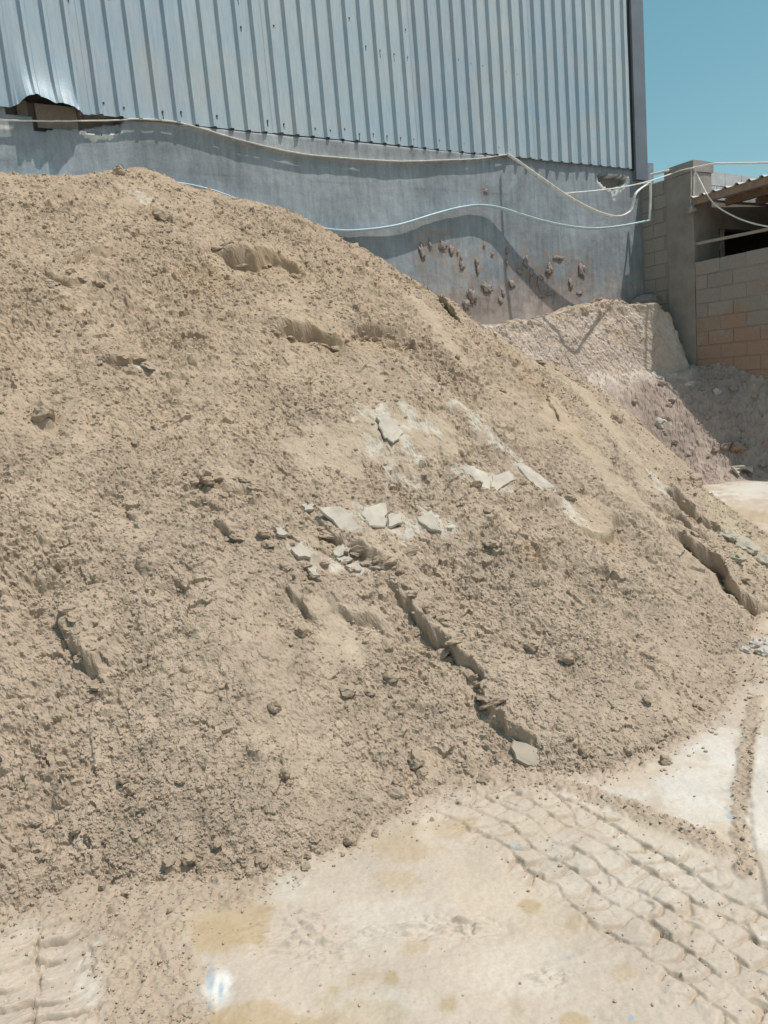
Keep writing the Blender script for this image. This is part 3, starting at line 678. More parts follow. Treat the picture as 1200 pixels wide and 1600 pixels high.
bank = mk('pink_sand_bank', V, grid_faces(*U_.shape), M_mauve, None, False, tc.reshape(-1, 3))
setp(bank, 'pale pink bank of compacted sand with a scraped face against the plaster wall', 'sand bank')

# ------------------------------------------------------------------ SHED: plaster wall, cladding, trim
shed = empty('metal_shed', tuple(fromUN(0, 0, 0)))
setp(shed, 'long shed clad in light blue ribbed metal above a stained grey plaster wall', 'shed')
SH = np.array(fromUN(0, 0, 0))
def part(name, V, Fs, m, parent=shed, smooth=False, tint=None, org=SH):
    return mk(name, np.asarray(V)-org, Fs, m, parent, smooth, tint)
ZB = 4.50                                   # foot of the metal sheets
U0 = -10.6
# cable line that the plaster edge follows
CAB1 = [(0, 188), (60, 189), (120, 189), (180, 188), (215, 186), (270, 190), (320, 202), (345, 210), (400, 225), (470, 240), (540, 247), (600, 251), (637, 252), (700, 250), (745, 248), (775, 244), (793, 241)]
cab1 = toUN(wpt([p[0] for p in CAB1], [p[1] for p in CAB1], 0.03))
us = np.concatenate([np.linspace(U0, -9.0, 10, endpoint=False), np.linspace(-9.0, ROFF+0.35, 640)]); zs = np.linspace(-0.1, ZB+0.12, 260)
U_, Z_ = np.meshgrid(us, zs, indexing='ij')
lipz = np.interp(U_, cab1[0], cab1[2])-0.012
on = sst(-7.35, -7.1, U_)*sst(-2.28, -2.45, U_)
dep = (0.042+0.022*fbm(U_*3.5, U_*0+5, 501, 3))
q_ = -0.045+0*U_
q_ += on*dep*sst(-0.006, 0.006, Z_-lipz)*sst(ZB+0.002, ZB-0.022, Z_)
q_ += 0.012*fbm(U_*1.1, Z_*1.1, 502, 3)+0.004*fbm(U_*8, Z_*8, 503, 3)
# bulging smooth flashing of plaster above the cable in the middle
q_ += on*0.02*sst(0.0, 0.2, Z_-lipz)*sst(-5.5, -4.5, U_)*sst(ZB+0.002, ZB-0.022, Z_)
# broken hole near the corner and open cavity under the torn sheet
def poly_in(U, Z, P):
    ins = np.zeros(U.shape, bool); n = len(P)
    for i in range(n):
        (x0, y0), (x1, y1) = P[i], P[(i+1) % n]
        c = ((y0 > Z) != (y1 > Z)) & (U < (x1-x0)*(Z-y0)/(y1-y0+1e-12)+x0); ins ^= c
    return ins
def wpoly(px): a = toUN(wpt([p[0] for p in px], [p[1] for p in px], -0.07)); return list(zip(a[0], a[2]))
hole = poly_in(U_+0.03*fbm(U_*9, Z_*9, 504, 2), Z_+0.03*fbm(U_*9, Z_*9, 505, 2), wpoly([(931, 274), (950, 276), (977, 277), (975, 289), (960, 297), (945, 294), (934, 284)]))
hole2 = poly_in(U_, Z_, wpoly([(930, 270), (980, 276), (978, 292), (962, 305), (958, 318), (952, 300), (940, 297), (930, 284)]))
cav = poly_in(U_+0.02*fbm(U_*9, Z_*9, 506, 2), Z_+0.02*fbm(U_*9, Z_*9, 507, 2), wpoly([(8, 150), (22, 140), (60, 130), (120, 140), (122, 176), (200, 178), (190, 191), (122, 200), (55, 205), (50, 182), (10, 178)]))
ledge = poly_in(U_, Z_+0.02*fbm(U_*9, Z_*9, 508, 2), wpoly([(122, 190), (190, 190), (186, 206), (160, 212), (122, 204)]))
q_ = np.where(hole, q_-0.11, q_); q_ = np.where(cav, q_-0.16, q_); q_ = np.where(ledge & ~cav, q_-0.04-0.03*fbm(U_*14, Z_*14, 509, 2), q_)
# colour: blue-grey cement, pink mud low down
tc = np.ones(U_.shape+(3,))*np.array([0.275, 0.305, 0.33])
tc = tc*(1+0.16*fbm(U_*0.8, Z_*0.8, 511, 3))[..., None]
up = (on*sst(0.0, 0.01, Z_-lipz))[..., None]; tc = tc*(1-up*0.35)+np.array([0.46, 0.47, 0.475])*up*0.35
k = (sst(3.05, 2.45, Z_+0.40*fbm(U_*1.5, Z_*2.5, 512, 4))*sst(-4.2, -3.2, U_))[..., None]*0.85; tc = tc*(1-k)+np.array([0.40, 0.335, 0.30])*k
k = (sst(0.02, 0.0, np.abs(Z_-4.02-0.015*pn(U_*2, U_*0, 513)))*sst(-0.1, 0.2, pn(U_*1.3, Z_*0, 514)))[..., None]*0.35; tc = tc*(1-k)+np.array([0.16, 0.17, 0.18])*k
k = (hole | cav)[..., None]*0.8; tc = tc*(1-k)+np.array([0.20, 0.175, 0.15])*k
k = (hole2 & ~hole)[..., None]*sst(-0.1, 0.1, fbm(U_*16, Z_*16, 515, 2))[..., None]*0.9; tc = tc*(1-k)+np.array([0.72, 0.70, 0.66])*k
chip = poly_in(U_+0.05*fbm(U_*9, Z_*9, 516, 2), Z_+0.04*fbm(U_*9, Z_*9, 517, 2), wpoly([(122, 208), (150, 213), (190, 206), (175, 216), (145, 222)]))
chip |= poly_in(U_, Z_, wpoly([(0, 196), (20, 199), (20, 203), (0, 202)]))
k = chip[..., None]*0.85; tc = tc*(1-k)+np.array([0.66, 0.63, 0.58])*k
blue = (sst(0.6, 0.0, np.hypot((U_+8.35)/0.35, (Z_-3.9)/0.5)-0.3*fbm(U_*4, Z_*4, 518, 2)))[..., None]*0.6; tc = tc*(1-blue)+np.array([0.40, 0.49, 0.53])*blue
SPL = [(660, 395, 5, 17, .2), (672, 381, 4, 8, 0), (693, 384, 8, 9, 0), (706, 391, 6, 9, .2), (721, 403, 3, 6, 0), (722, 415, 6, 9, 0), (745, 409, 5, 7, 0), (747, 422, 3, 9, 0), (822, 410, 6, 10, -.3), (812, 424, 8, 5, -.5),
       (830, 426, 6, 6, 0), (859, 421, 8, 10, 0), (845, 434, 8, 5, 0), (874, 403, 16, 4, 0), (909, 422, 9, 12, 0), (892, 443, 7, 9, .2), (760, 449, 14, 7, -.5), (738, 462, 16, 9, -.9), (728, 474, 10, 8, -.6), (800, 444, 10, 7, -.5), (787, 458, 5, 8, 0),
       (783, 470, 5, 8, .2), (848, 462, 10, 3, 0), (860, 459, 12, 3, 0), (792, 393, 3, 6, 0), (757, 383, 3, 4, 0), (792, 410, 3, 5, 0), (770, 397, 4, 3, 0), (906, 458, 7, 3, 0), (760, 298, 5, 4, 0), (830, 440, 4, 9, 0), (716, 394, 3, 4, 0), (842, 442, 4, 11, 0)]
sp_n = fbm(U_*9, Z_*9, 521, 3)
for x, y, rx, ry, tl in SPL:                # brown smear round and below each splat
    a_, b_, c_ = toUN(wpt(x, y+ry*0.8, -0.04)); sc = 0.0105
    m = sst(1.2, 0.4, np.hypot((U_-a_)/(rx*sc*2.6), (Z_-c_)/(ry*sc*2.6))+1.3*sp_n)[..., None]*0.6
    tc = tc*(1-m)+np.array([0.30, 0.25, 0.225])*m
V = fromUN(U_, q_, Z_).reshape(-1, 3)
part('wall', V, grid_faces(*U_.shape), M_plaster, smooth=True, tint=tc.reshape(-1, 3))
# body of the shed behind the skin: end walls and roof
part('wall_core', *merge([bun(U0, ROFF+0.3, -0.55, -0.29, -0.1, 7.2)]), M_mortar)
# cladding sheets: five ribs each
PITCHR = 0.196
def rib_profile(n):
    pts = []
    for k in range(n):
        c = (k+0.5)*PITCHR
        pts += [(c-0.5*PITCHR, 0), (c-0.037, 0), (c-0.017, 0.041), (c+0.014, 0.041), (c+0.030, 0)]
    pts.append((n*PITCHR, 0))
    return np.array(pts)
tornu = toUN(wpt([22, 40, 57, 75, 95, 118, 128], [150, 152, 147, 157, 163, 166, 172], 0.12)); tU, tZ = tornu[0], tornu[2]
NS = 5
u_right = PITCHR*0.62
first = u_right
for i in range(11):
    ur = u_right-i*NS*PITCHR; ul = ur-NS*PITCHR
    pr = rib_profile(NS); uu = ul+pr[:, 0]; qq = pr[:, 1]
    if i >= 7:                              # finer columns where the sheet is torn
        uu2 = []; qq2 = []
        for a in range(len(uu)-1):
            for t in (0, 0.5): uu2.append(uu[a]*(1-t)+uu[a+1]*t); qq2.append(qq[a]*(1-t)+qq[a+1]*t)
        uu = np.array(uu2+[uu[-1]]); qq = np.array(qq2+[qq[-1]])
    zz = np.concatenate([np.linspace(0, 0.8, 24), np.linspace(0.9, 2.9, 14)])
    Ug, Zg = np.meshgrid(uu, zz, indexing='ij'); Qg = qq[:, None]+0*Zg
    jit = rnd.uniform(-0.008, 0.008)
    zlow = ZB+jit+0.010*pn(Ug*1.7, Ug*0, 601)
    zlow = zlow-0.03*sst(-6.6, -7.4, Ug)*0
    bent = sst(-8.42, -8.30, Ug)*sst(-7.80, -7.90, Ug)
    tz_ = np.interp(Ug, tU, tZ)
    zl = zlow*(1-bent)+np.maximum(tz_, ZB)*bent
    frac = np.clip((Zg)/2.9, 0, 1)
    Zw = zl+(7.4-zl)*frac
    curl = bent*np.exp(-(Zw-zl)/0.10)
    Qg = Qg+0.17*curl+0.04*bent*np.exp(-(Zw-zl)/0.35)+0.03*curl*np.sin(Ug*40)
    Qg = Qg*(1-0.3*curl)+0.006*fbm(Ug*1.5, Zw*0.9, 602, 2)+0.003*(i % 2)
    Vv = fromUN(Ug, Qg-0.012, Zw).reshape(-1, 3)
    F = grid_faces(*Ug.shape)
    # give the sheet thickness with a back skin and edge
    Vb = fromUN(Ug, Qg-0.0145, Zw).reshape(-1, 3); n0 = len(Vv)
    nvv = Ug.shape[1]; e = np.arange(Ug.shape[0]-1)*nvv
    rimf = np.stack([e, e+n0, e+nvv+n0, e+nvv], 1)
    part('cladding_sheet', np.vstack([Vv, Vb]), [F, F[:, ::-1]+n0, rimf], M_metal)
# screws with rust streaks: dark heads on the pans
scr = []
for k in range(54):
    uc = u_right-(k+0.28)*PITCHR
    for zc, pr_ in ((ZB+0.10, 0.75), (ZB+1.05+0.01*k % 0.1, 0.45), (ZB+1.35, 0.2)):
        if rnd.random() < pr_:
            if zc < ZB+0.5 and -8.5 < uc < -7.7: continue
            zc2 = zc+rnd.uniform(-.02, .02)
            scr.append(bun(uc-0.008, uc+0.008, -0.013, -0.002, zc2-0.008, zc2+0.008))
            scr.append(bun(uc-0.004, uc+0.004, -0.013, -0.0095, zc2-rnd.uniform(.03, .09), zc2-0.01))
scr_o = part('screws', *merge(scr), M_screw); scr_o['kind'] = 'stuff'
# corner flashing
cu0 = u_right+0.045
part('corner_trim', *merge([bun(cu0, cu0+0.26, -0.30, 0.035, ZB-0.16, 7.4)]), M_trim)
part('trim_gap_shade', *merge([bun(u_right+0.003, cu0-0.002, -0.05, -0.005, ZB-0.02, 7.4)]), M_dark)  # near-black solid strip; the slot's shade is put into its colour
part('parapet_cap', *merge([bun(U0, cu0+0.3, -0.5, 0.09, 7.405, 7.50)]), M_trim)
# concrete block showing in the cavity
P = toUN(wpt([56, 118, 118, 56], [172, 172, 205, 203], -0.15))
part('cavity_block', *merge([bun(P[0].min()+0.02, P[0].max(), -0.24, -0.135, P[2].min()+0.02, P[2].max()+0.02)]), M_block)
P = toUN(wpt([24, 46], [155, 190], -0.15))
part('cavity_block', *merge([bun(P[0].min(), P[0].max(), -0.24, -0.16, P[2].min(), P[2].max())]), M_block)

# rock shapes used for lumps, clods and stones
def ico(sub):
    bm = bmesh.new(); bmesh.ops.create_icosphere(bm, subdivisions=sub, radius=1.0)
    V = np.array([v.co[:] for v in bm.verts]); F = np.array([[v.index for v in f.verts] for f in bm.faces]); bm.free()
    return V, F
I1 = ico(1); I2 = ico(2); I3 = ico(3)
def n3(V, s, seed): return pn(V[:, 0]*s+V[:, 2]*1.7, V[:, 1]*s-V[:, 2]*s*0.8, seed)+pn(V[:, 2]*s+3, V[:, 0]*s*0.9, seed+1)
def rock(base, seed, amp=0.35, flat=(1, 1, 0.75), facet=0):
    V, F = base; r = 1+amp*n3(V, 1.3, seed)+amp*0.55*n3(V, 3.1, seed+5)
    W = V*r[:, None]*np.array(flat)
    rs = np.random.default_rng(seed)
    for k in range(facet):                  # planar breaks
        d = rs.normal(size=3); d /= np.linalg.norm(d); h = rs.uniform(0.55, 0.8)
        W = W-np.maximum(0, W @ d-h)[:, None]*d
    return W, F
# mud splats stuck on the plaster
for i, (x, y, rx, ry, tl) in enumerate(SPL):
    c = wpt(x, y, -0.035); s = np.linalg.norm(c-np.array([0, 0, CAMH]))/FPX
    W, F = rock(I3, 900+i, 0.7, (1, 1, 1), 2); W = W*(1+0.55*n3(W, 2.6, 950+i)+0.25*n3(W, 6.0, 960+i))[:, None]
    a = W[:, 0]*rx*s*0.72; b = W[:, 2]*ry*s*0.72; d = W[:, 1]*min(rx, ry)*s*0.15
    aa = a*math.cos(tl)-b*math.sin(tl); bb = a*math.sin(tl)+b*math.cos(tl)
    part('mud_splat', c+aa[:, None]*WU+d[:, None]*WN+bb[:, None]*np.array([0, 0, 1]), F, M_lump, smooth=True)

# ------------------------------------------------------------------ OUTBUILDING on the right
RO = np.array(fromUN(ROFF, 1.0, 0))
out = empty('outbuilding', tuple(RO)); setp(out, 'low concrete block outbuilding with open front under a corrugated lean-to roof', 'outbuilding')
def opart(name, VF, m, smooth=False): return mk(name, VF[0]-RO, VF[1], m, out, smooth)
ncol0 = float(toUN(rpt(1041, 300))[1]); ncol1 = float(toUN(rpt(1083, 300))[1])
zct = float(toUN(rpt(1083, 250))[2]); zcb = float(toUN(rpt(1083, 264))[2]); zj = float(toUN(rpt(1083, 268))[2])
print('col', ncol0, ncol1, zct, zcb)
def wob(VF, amp, seed, sub=0):
    V, F = VF; return V+amp*np.random.default_rng(seed).normal(size=V.shape), F
def densebox(U0, U1, n0, n1, z0, z1, step, amp, seed):      # slightly uneven plastered block
    bm = bmesh.new()
    bmesh.ops.create_cube(bm, size=1.0)
    for v in bm.verts: v.co = Vector(((v.co.x+.5)*(U1-U0), (v.co.y+.5)*(n1-n0), (v.co.z+.5)*(z1-z0)))
    for ax, ln in ((0, U1-U0), (1, n1-n0), (2, z1-z0)):
        k = max(1, min(40, int(ln/step)))
        for i in range(1, k):
            co_ = [0, 0, 0]; co_[ax] = ln*i/k; no = [0, 0, 0]; no[ax] = 1
            g = bm.verts[:]+bm.edges[:]+bm.faces[:]
            bmesh.ops.bisect_plane(bm, geom=g, plane_co=co_, plane_no=no)
    bm.verts.index_update()
    V = np.array([v.co[:] for v in bm.verts])
    Fq = [[v.index for v in f.verts] for f in bm.faces]; bm.free()
    V = V+amp*np.stack([n3(V*4+seed, 1.0, seed), n3(V*4+seed, 1.0, seed+3), n3(V*4, 1.0, seed+7)], 1)
    return fromUN(U0+V[:, 0], n0+V[:, 1], z0+V[:, 2]), np.array(Fq)
opart('column', densebox(ROFF, ROFF+0.42, ncol0, ncol1, 0.9, zcb-0.035, 0.12, 0.008, 3), M_column)
opart('column_cap', densebox(ROFF-0.015, ROFF+0.45, ncol0-0.02, ncol1+0.02, zcb-0.028, zct, 0.1, 0.008, 4), M_column)
opart('column_joint', bun(ROFF+0.02, ROFF+0.40, ncol0+0.02, ncol1-0.02, zcb-0.036, zcb-0.027), M_dark)
# bevelled block meshes, shared
def block_mesh(L, H, D, seed):
    bm = bmesh.new(); bmesh.ops.create_cube(bm, size=1.0)
    rs = random.Random(seed)
    for v in bm.verts: v.co = Vector((v.co.x*D, v.co.y*L+rs.uniform(-.004, .004), v.co.z*H+rs.uniform(-.003, .003)))
    bmesh.ops.bevel(bm, geom=bm.edges[:], offset=0.005, segments=1, affect='EDGES')
    me = bpy.data.meshes.new('block'); bm.to_mesh(me); bm.free(); me.materials.append(M_block); return me
BM = {L: [block_mesh(L-0.012, 0.188, 0.18, s+int(L*100)) for s in range(3)] for L in (0.40, 0.20)}
rotn = math.atan2(WN[1], WN[0])-math.pi/2
def put_block(n, z, off, L=0.40, dU=0.0):
    o = bpy.data.objects.new('block', rnd.choice(BM[L])); C.objects.link(o); o.parent = out
    P = fromUN(off+0.09+dU, n, z)-RO
    o.location = tuple(P); o.rotation_euler = (rnd.uniform(-.006, .006), 0, rotn+rnd.uniform(-.006, .006))
ZW = 2.97                                   # top of the low block wall
row = 0
z = ZW-0.10
while z > 0.3:
    n = ncol1+0.012+(0.20 if row % 2 == 0 else 0.40*0.5)
    off = 0.0 if row % 2 == 0 else -0.0
    n = ncol1+0.006
    if row % 2: put_block(n+0.10, z, ROFF, 0.20); n += 0.20
    while n < ncol1+2.5:
        put_block(n+0.20, z, ROFF, 0.40, rnd.uniform(-0.006, 0.006)); n += 0.40
    z -= 0.20; row += 1
opart('mortar_core', bun(ROFF+0.010, ROFF+0.17, ncol1+0.004, ncol1+2.5, 0.0, ZW-0.012), M_block)
opart('side_wall', bun(ROFF, ROFF+0.18, ncol1+2.51, 7.5, 0.0, ZW), M_block)
# return wall between the shed and the column
z = zct-0.22; row = 0; n_a = -0.02
while z > 0.6:
    n = n_a
    Ls = [0.20, 0.40] if row % 2 else [0.40, 0.20]
    for L in Ls:
        if n+L/2 < ncol0: put_block(n+L/2, z, ROFF+0.035, L)
        n += L
    z -= 0.20; row += 1
opart('mortar_core', bun(ROFF+0.045, ROFF+0.20, -0.05, ncol0+0.1, 0.0, zct-0.13), M_block)
# pale wall facing the yard beyond the column, and the rooms behind it
nb = ncol1-0.06
def pale_block(u0, u1, z0, z1):
    V, F = densebox(u0+0.005, u1-0.005, nb-0.19, nb, z0+0.005, z1-0.005, 0.2, 0.005, int(u0*100))
    opart('wall_block', (V, F), M_paleblock)
zt = zct-0.10
for r in range(2):
    u_ = ROFF+0.43-(0.2 if r else 0)
    while u_ < 3.2:
        a = max(u_, ROFF+0.43); pale_block(a, u_+0.40, zt-0.20*(r+1)-(0.02 if u_ > 1.2 and r == 0 else 0)*0, zt-0.20*r-0.012*max(0, int((u_-0.7)*1.4))*(1 if r == 0 else 0)); u_ += 0.40
opart('back_wall', bun(ROFF+0.43, 0.98, nb-0.185, nb-0.012, 0.3, zt-0.402), M_column)
opart('back_wall', bun(0.98, 4.2, nb-0.185, nb-0.012, zt-0.80, zt-0.402), M_column)
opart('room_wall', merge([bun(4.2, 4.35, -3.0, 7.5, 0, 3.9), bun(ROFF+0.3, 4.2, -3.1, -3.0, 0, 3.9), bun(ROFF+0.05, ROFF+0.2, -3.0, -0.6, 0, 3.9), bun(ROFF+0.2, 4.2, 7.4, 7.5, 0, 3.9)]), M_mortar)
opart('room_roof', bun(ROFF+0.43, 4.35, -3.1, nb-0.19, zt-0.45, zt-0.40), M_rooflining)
# lattice screen in the opening of the back wall: cross bars and posts
def bar(p, q, r, name='lattice_bar', m=None):
    V, F = tube(np.array([p, (np.array(p)+q)/2, q]), r, seg=6); opart(name, (V, F), m or M_pole)
zo0, zo1 = 2.6, zt-0.80
cA = fromUN(0.98, nb-0.06, zo1); cB = fromUN(1.17, nb-0.06, zo1-0.35); cC = fromUN(1.17, nb-0.06, zo1); cD = fromUN(1.0, nb-0.06, zo1-0.35)
bar(cA, cB, 0.018); bar(cC, cD, 0.018); bar(fromUN(1.08, nb-0.05, 2.0), fromUN(1.08, nb-0.05, zo1), 0.02); bar(fromUN(1.14, nb-0.05, 2.0), fromUN(1.14, nb-0.05, zo1), 0.016)
# lean-to roof: corrugated sheets, eaves beam, rafters
ZE = float(toUN(rpt(1090, 309, ROFF-0.02))[2]); print('eave', ZE)
def roof_sheet(n0, n1):
    k = int((n1-n0)/0.03)+1; ns = np.linspace(n0, n1, k*2); ph = ((ns-ncol1)/0.178) % 1.0
    hgt = 0.032*np.clip(np.minimum(ph, 1-ph)*-7+1.6, 0, 1)
    uu = np.linspace(ROFF-0.06, 4.2, 14)
    Ug, Ng = np.meshgrid(uu, ns, indexing='ij'); Zg = ZE+0.012+hgt[None, :]+0.05*(Ug-ROFF)
    Vt = fromUN(Ug, Ng, Zg).reshape(-1, 3); Vb = fromUN(Ug, Ng, Zg-0.004).reshape(-1, 3); F = grid_faces(*Ug.shape); m0 = len(Vt)
    e = np.arange(len(ns)-1); rim_ = np.stack([e, e+1, e+1+m0, e+m0], 1)
    opart('roof_sheet', (np.vstack([Vt, Vb]), [F, F[:, ::-1]+m0, rim_]), M_roof)
nn_ = nb+0.03
while nn_ < 7.2: roof_sheet(nn_, nn_+0.89); nn_ += 0.885
opart('eaves_beam', bun(ROFF-0.03, ROFF+0.05, nb+0.06, 7.3, ZE-0.085, ZE+0.008), M_wood)
for k in range(5):
    opart('rafter', (lambda u: bun(u, u+0.06, nb+0.05, 7.3, ZE-0.09+0.05*(u-ROFF), ZE+0.008+0.05*(u-ROFF)))(ROFF+0.75+k*0.75), M_wood)
opart('roof_post', bun(ROFF+0.02, ROFF+0.10, 3.3, 3.38, ZW, ZE-0.088), M_wood)
opart('roof_post', bun(ROFF+0.02, ROFF+0.10, 6.3, 6.38, ZW, ZE-0.088), M_wood)
# rail across the opening
p0 = rpt(1088, 381, ROFF+0.05); p1 = rpt(1210, 356, ROFF+0.05)
V, F = tube(np.array([p0+(p1-p0)*t for t in np.linspace(0, 2.2, 6)]), 0.022, seg=8)
rail = mk('pole', V, F, M_pole); setp(rail, 'dusty bare pole across the dark opening above the block wall', 'pole')
# rag and strings tied at the column
rg = fromUN(ROFF-0.02, 0, 0)
c = rpt(1081, 327, ROFF-0.03)
W, F = rock(I3, 77, 0.8, (0.05, 0.05, 0.055)); o = mk('rag', c+W, F, M_rag, None, True); setp(o, 'small knotted grey rag tied on the corner of the concrete column', 'rag')
for dx in (-1, 5):
    a = rpt(1081+dx, 262, ROFF-0.02); b = rpt(1080+dx*0.6, 322, ROFF-0.02)
    V, F = tube(np.array([a, (a+b)/2+0.004*WU, b]), 0.006, seg=6); o = mk('string', V, F, M_cable)
    setp(o, ('pale string hanging down the column face to the rag' if dx < 0 else 'second pale string just right of the one on the column corner'), 'string')
# reddish block lying in the shaded corner
c = wpt(1010, 475, 0.16); W, F = rock(I3, 31, 0.22, (0.30, 0.16, 0.15), 5); a = rotn
R = np.stack([WU, WN, np.array([0, 0, 1])]); o = mk('rubble_block', (W @ R)+c, F, M_lump, None, False); setp(o, 'reddish rubble block in the shaded corner between plaster wall and column', 'rubble')

# ------------------------------------------------------------------ CABLES AND PIPES
def line(name, pts, r, m, label, cat, rb=None, ref=None, n=6, wig=0.0, seg=8, group=None):
    P = catmull(np.array(pts), n)
    if wig: P = P+wig*np.stack([pn(np.arange(len(P))*0.7, np.arange(len(P))*0.0+k, 700+k) for k in range(3)], 1)
    V, F = tube(P, r, rb, ref, seg); o = mk(name, V, F, m, None, True); setp(o, label, cat, group); return o
cp = [wpt(x, y, 0.008) for x, y in CAB1]
line('cable', cp, 0.013, M_cable, 'thin white cable strung along the plaster just below the metal sheets', 'cable', rb=0.0065, ref=WN, wig=0.005)
cq = [(793, 241, 0.05), (815, 256, 0.20), (850, 281, 0.42), (890, 308, 0.62), (930, 329, 0.80), (962, 338, 0.95), (983, 331, 1.0), (990, 315, 1.02), (995, 300, 1.05), (1015, 285, 0.85)]
line('cable', [wpt(x, y, q) for x, y, q in cq], 0.024, M_cable, 'thick cream cable sagging in a loop beside the shed corner', 'cable', rb=0.011, ref=WN, wig=0.006)
c3 = [wpt(883, 302, 0.585)]+[wpt(x, y, q) for x, y, q in ((930, 298, 0.72), (975, 292, 0.82), (1015, 283, 0.92))]+[rpt(x, y, ROFF-0.08) for x, y in ((1045, 273), (1065, 266), (1084, 262))]
line('cable', c3, 0.009, M_cable, 'straight taut cable from the sagging loop up to the column top', 'cable')
c4 = [rpt(x, y, ROFF-0.06) for x, y in ((1085, 265), (1095, 285), (1105, 304), (1120, 322), (1145, 337), (1170, 347), (1200, 354), (1240, 360), (1300, 360))]
line('cable', c4, 0.010, M_cable, 'loose cable drooping from the column across the lean-to eaves', 'cable')
c5 = [rpt(x, y, ROFF-0.05) for x, y in ((1083, 262), (1095, 260), (1115, 256), (1140, 255.5), (1200, 254.5), (1260, 254), (1330, 252))]
line('pipe', c5, 0.014, M_pvc, 'slim white pipe running right from the column top against the sky', 'pipe')
c6 = [rpt(1015, 345, ROFF-0.06), rpt(1016, 320, ROFF-0.06), rpt(1016.5, 276, ROFF-0.06), rpt(1018, 273, ROFF-0.06), rpt(1030, 270, ROFF-0.04), rpt(1045, 266, ROFF-0.03)]
line('pipe', c6, 0.02, M_pvc, 'short upright white pipe with an elbow beside the shed corner', 'pipe', n=3)
HOSE = [(-40, 272, .03), (20, 277, .03), (75, 280, .03), (125, 283, .03), (200, 280, .03), (270, 286, .03), (310, 293, .03), (345, 303, .03), (400, 325, .03), (460, 348, .03), (515, 359, .03), (560, 360, .04), (620, 352, .05), (680, 334, .05), (720, 324, .05), (750, 321, .05), (780, 325, .07), (815, 336, .12), (850, 346, .18), (890, 354, .25), (930, 357, .32), (970, 353, .39), (1012, 345, .48)]
hp = [wpt(x, y, q if q > 0.1 else q-0.015) for x, y, q in HOSE]
line('flat_hose', hp, 0.046, M_hose, 'pale blue flat hose waving along the plaster wall behind the sand', 'hose', rb=0.014, ref=WN, seg=10)

# ------------------------------------------------------------------ MUD FLAKES lying on the heap
def hnorm(p):
    e = 0.06; gx = (heap_base(np.array([p[0]+e]), np.array([p[1]]))-heap_base(np.array([p[0]-e]), np.array([p[1]])))[0]/(2*e)
    gy = (heap_base(np.array([p[0]]), np.array([p[1]+e]))-heap_base(np.array([p[0]]), np.array([p[1]-e])))[0]/(2*e)
    n = np.array([-gx, -gy, 1.0]); return n/np.linalg.norm(n)
def flake(name, px, m, label, cat, lift=0.022, th=0.022, tilt=0.0, group=None):
    P = hpt([p[0] for p in px], [p[1] for p in px]); c = P.mean(0); nrm = hnorm(c)
    sz = heap_z(np.array([c[0]]), np.array([c[1]]), False)[0]-c[2]
    # densify the outline with a ragged edge
    Q = []
    for i in range(len(P)):
        a, b = P[i], P[(i+1) % len(P)]
        for t in np.linspace(0, 1, 4, endpoint=False): Q.append(a*(1-t)+b*t+(0 if t == 0 else 1)*rng.normal(size=3)*0.006)
    Q = np.array(Q); Q = Q-((Q-c) @ nrm)[:, None]*nrm*0.8
    dn = Q-c; up = np.array([0, 0, 1.0]); dh = up-(up @ nrm)*nrm; dh /= np.linalg.norm(dh)
    Q = Q+((dn @ dh)*tilt)[:, None]*nrm
    top = Q+nrm*(lift+max(-0.03, min(sz, 0.08)))+np.array([0, 0, 0.0]); bot = top-nrm*th*2; inn = c+(top-c)*0.93+nrm*0.006
    inn = inn-nrm*0.0; k = len(Q)
    V = np.vstack([inn, top, bot]); F4 = []
    for i in range(k):
        j = (i+1) % k; F4 += [[i, i+k, j+k, j], [i+k, i+2*k, j+2*k, j+k]]
    cap = np.array([list(range(k))]); 
    n_ = np.cross(inn[1]-inn[0], inn[k//3]-inn[0]) @ nrm
    F4 = np.array(F4)
    o = mk(name, V, [F4, cap, (np.arange(k)[::-1]+2*k)[None]], m); setp(o, label, cat, group)
    return o
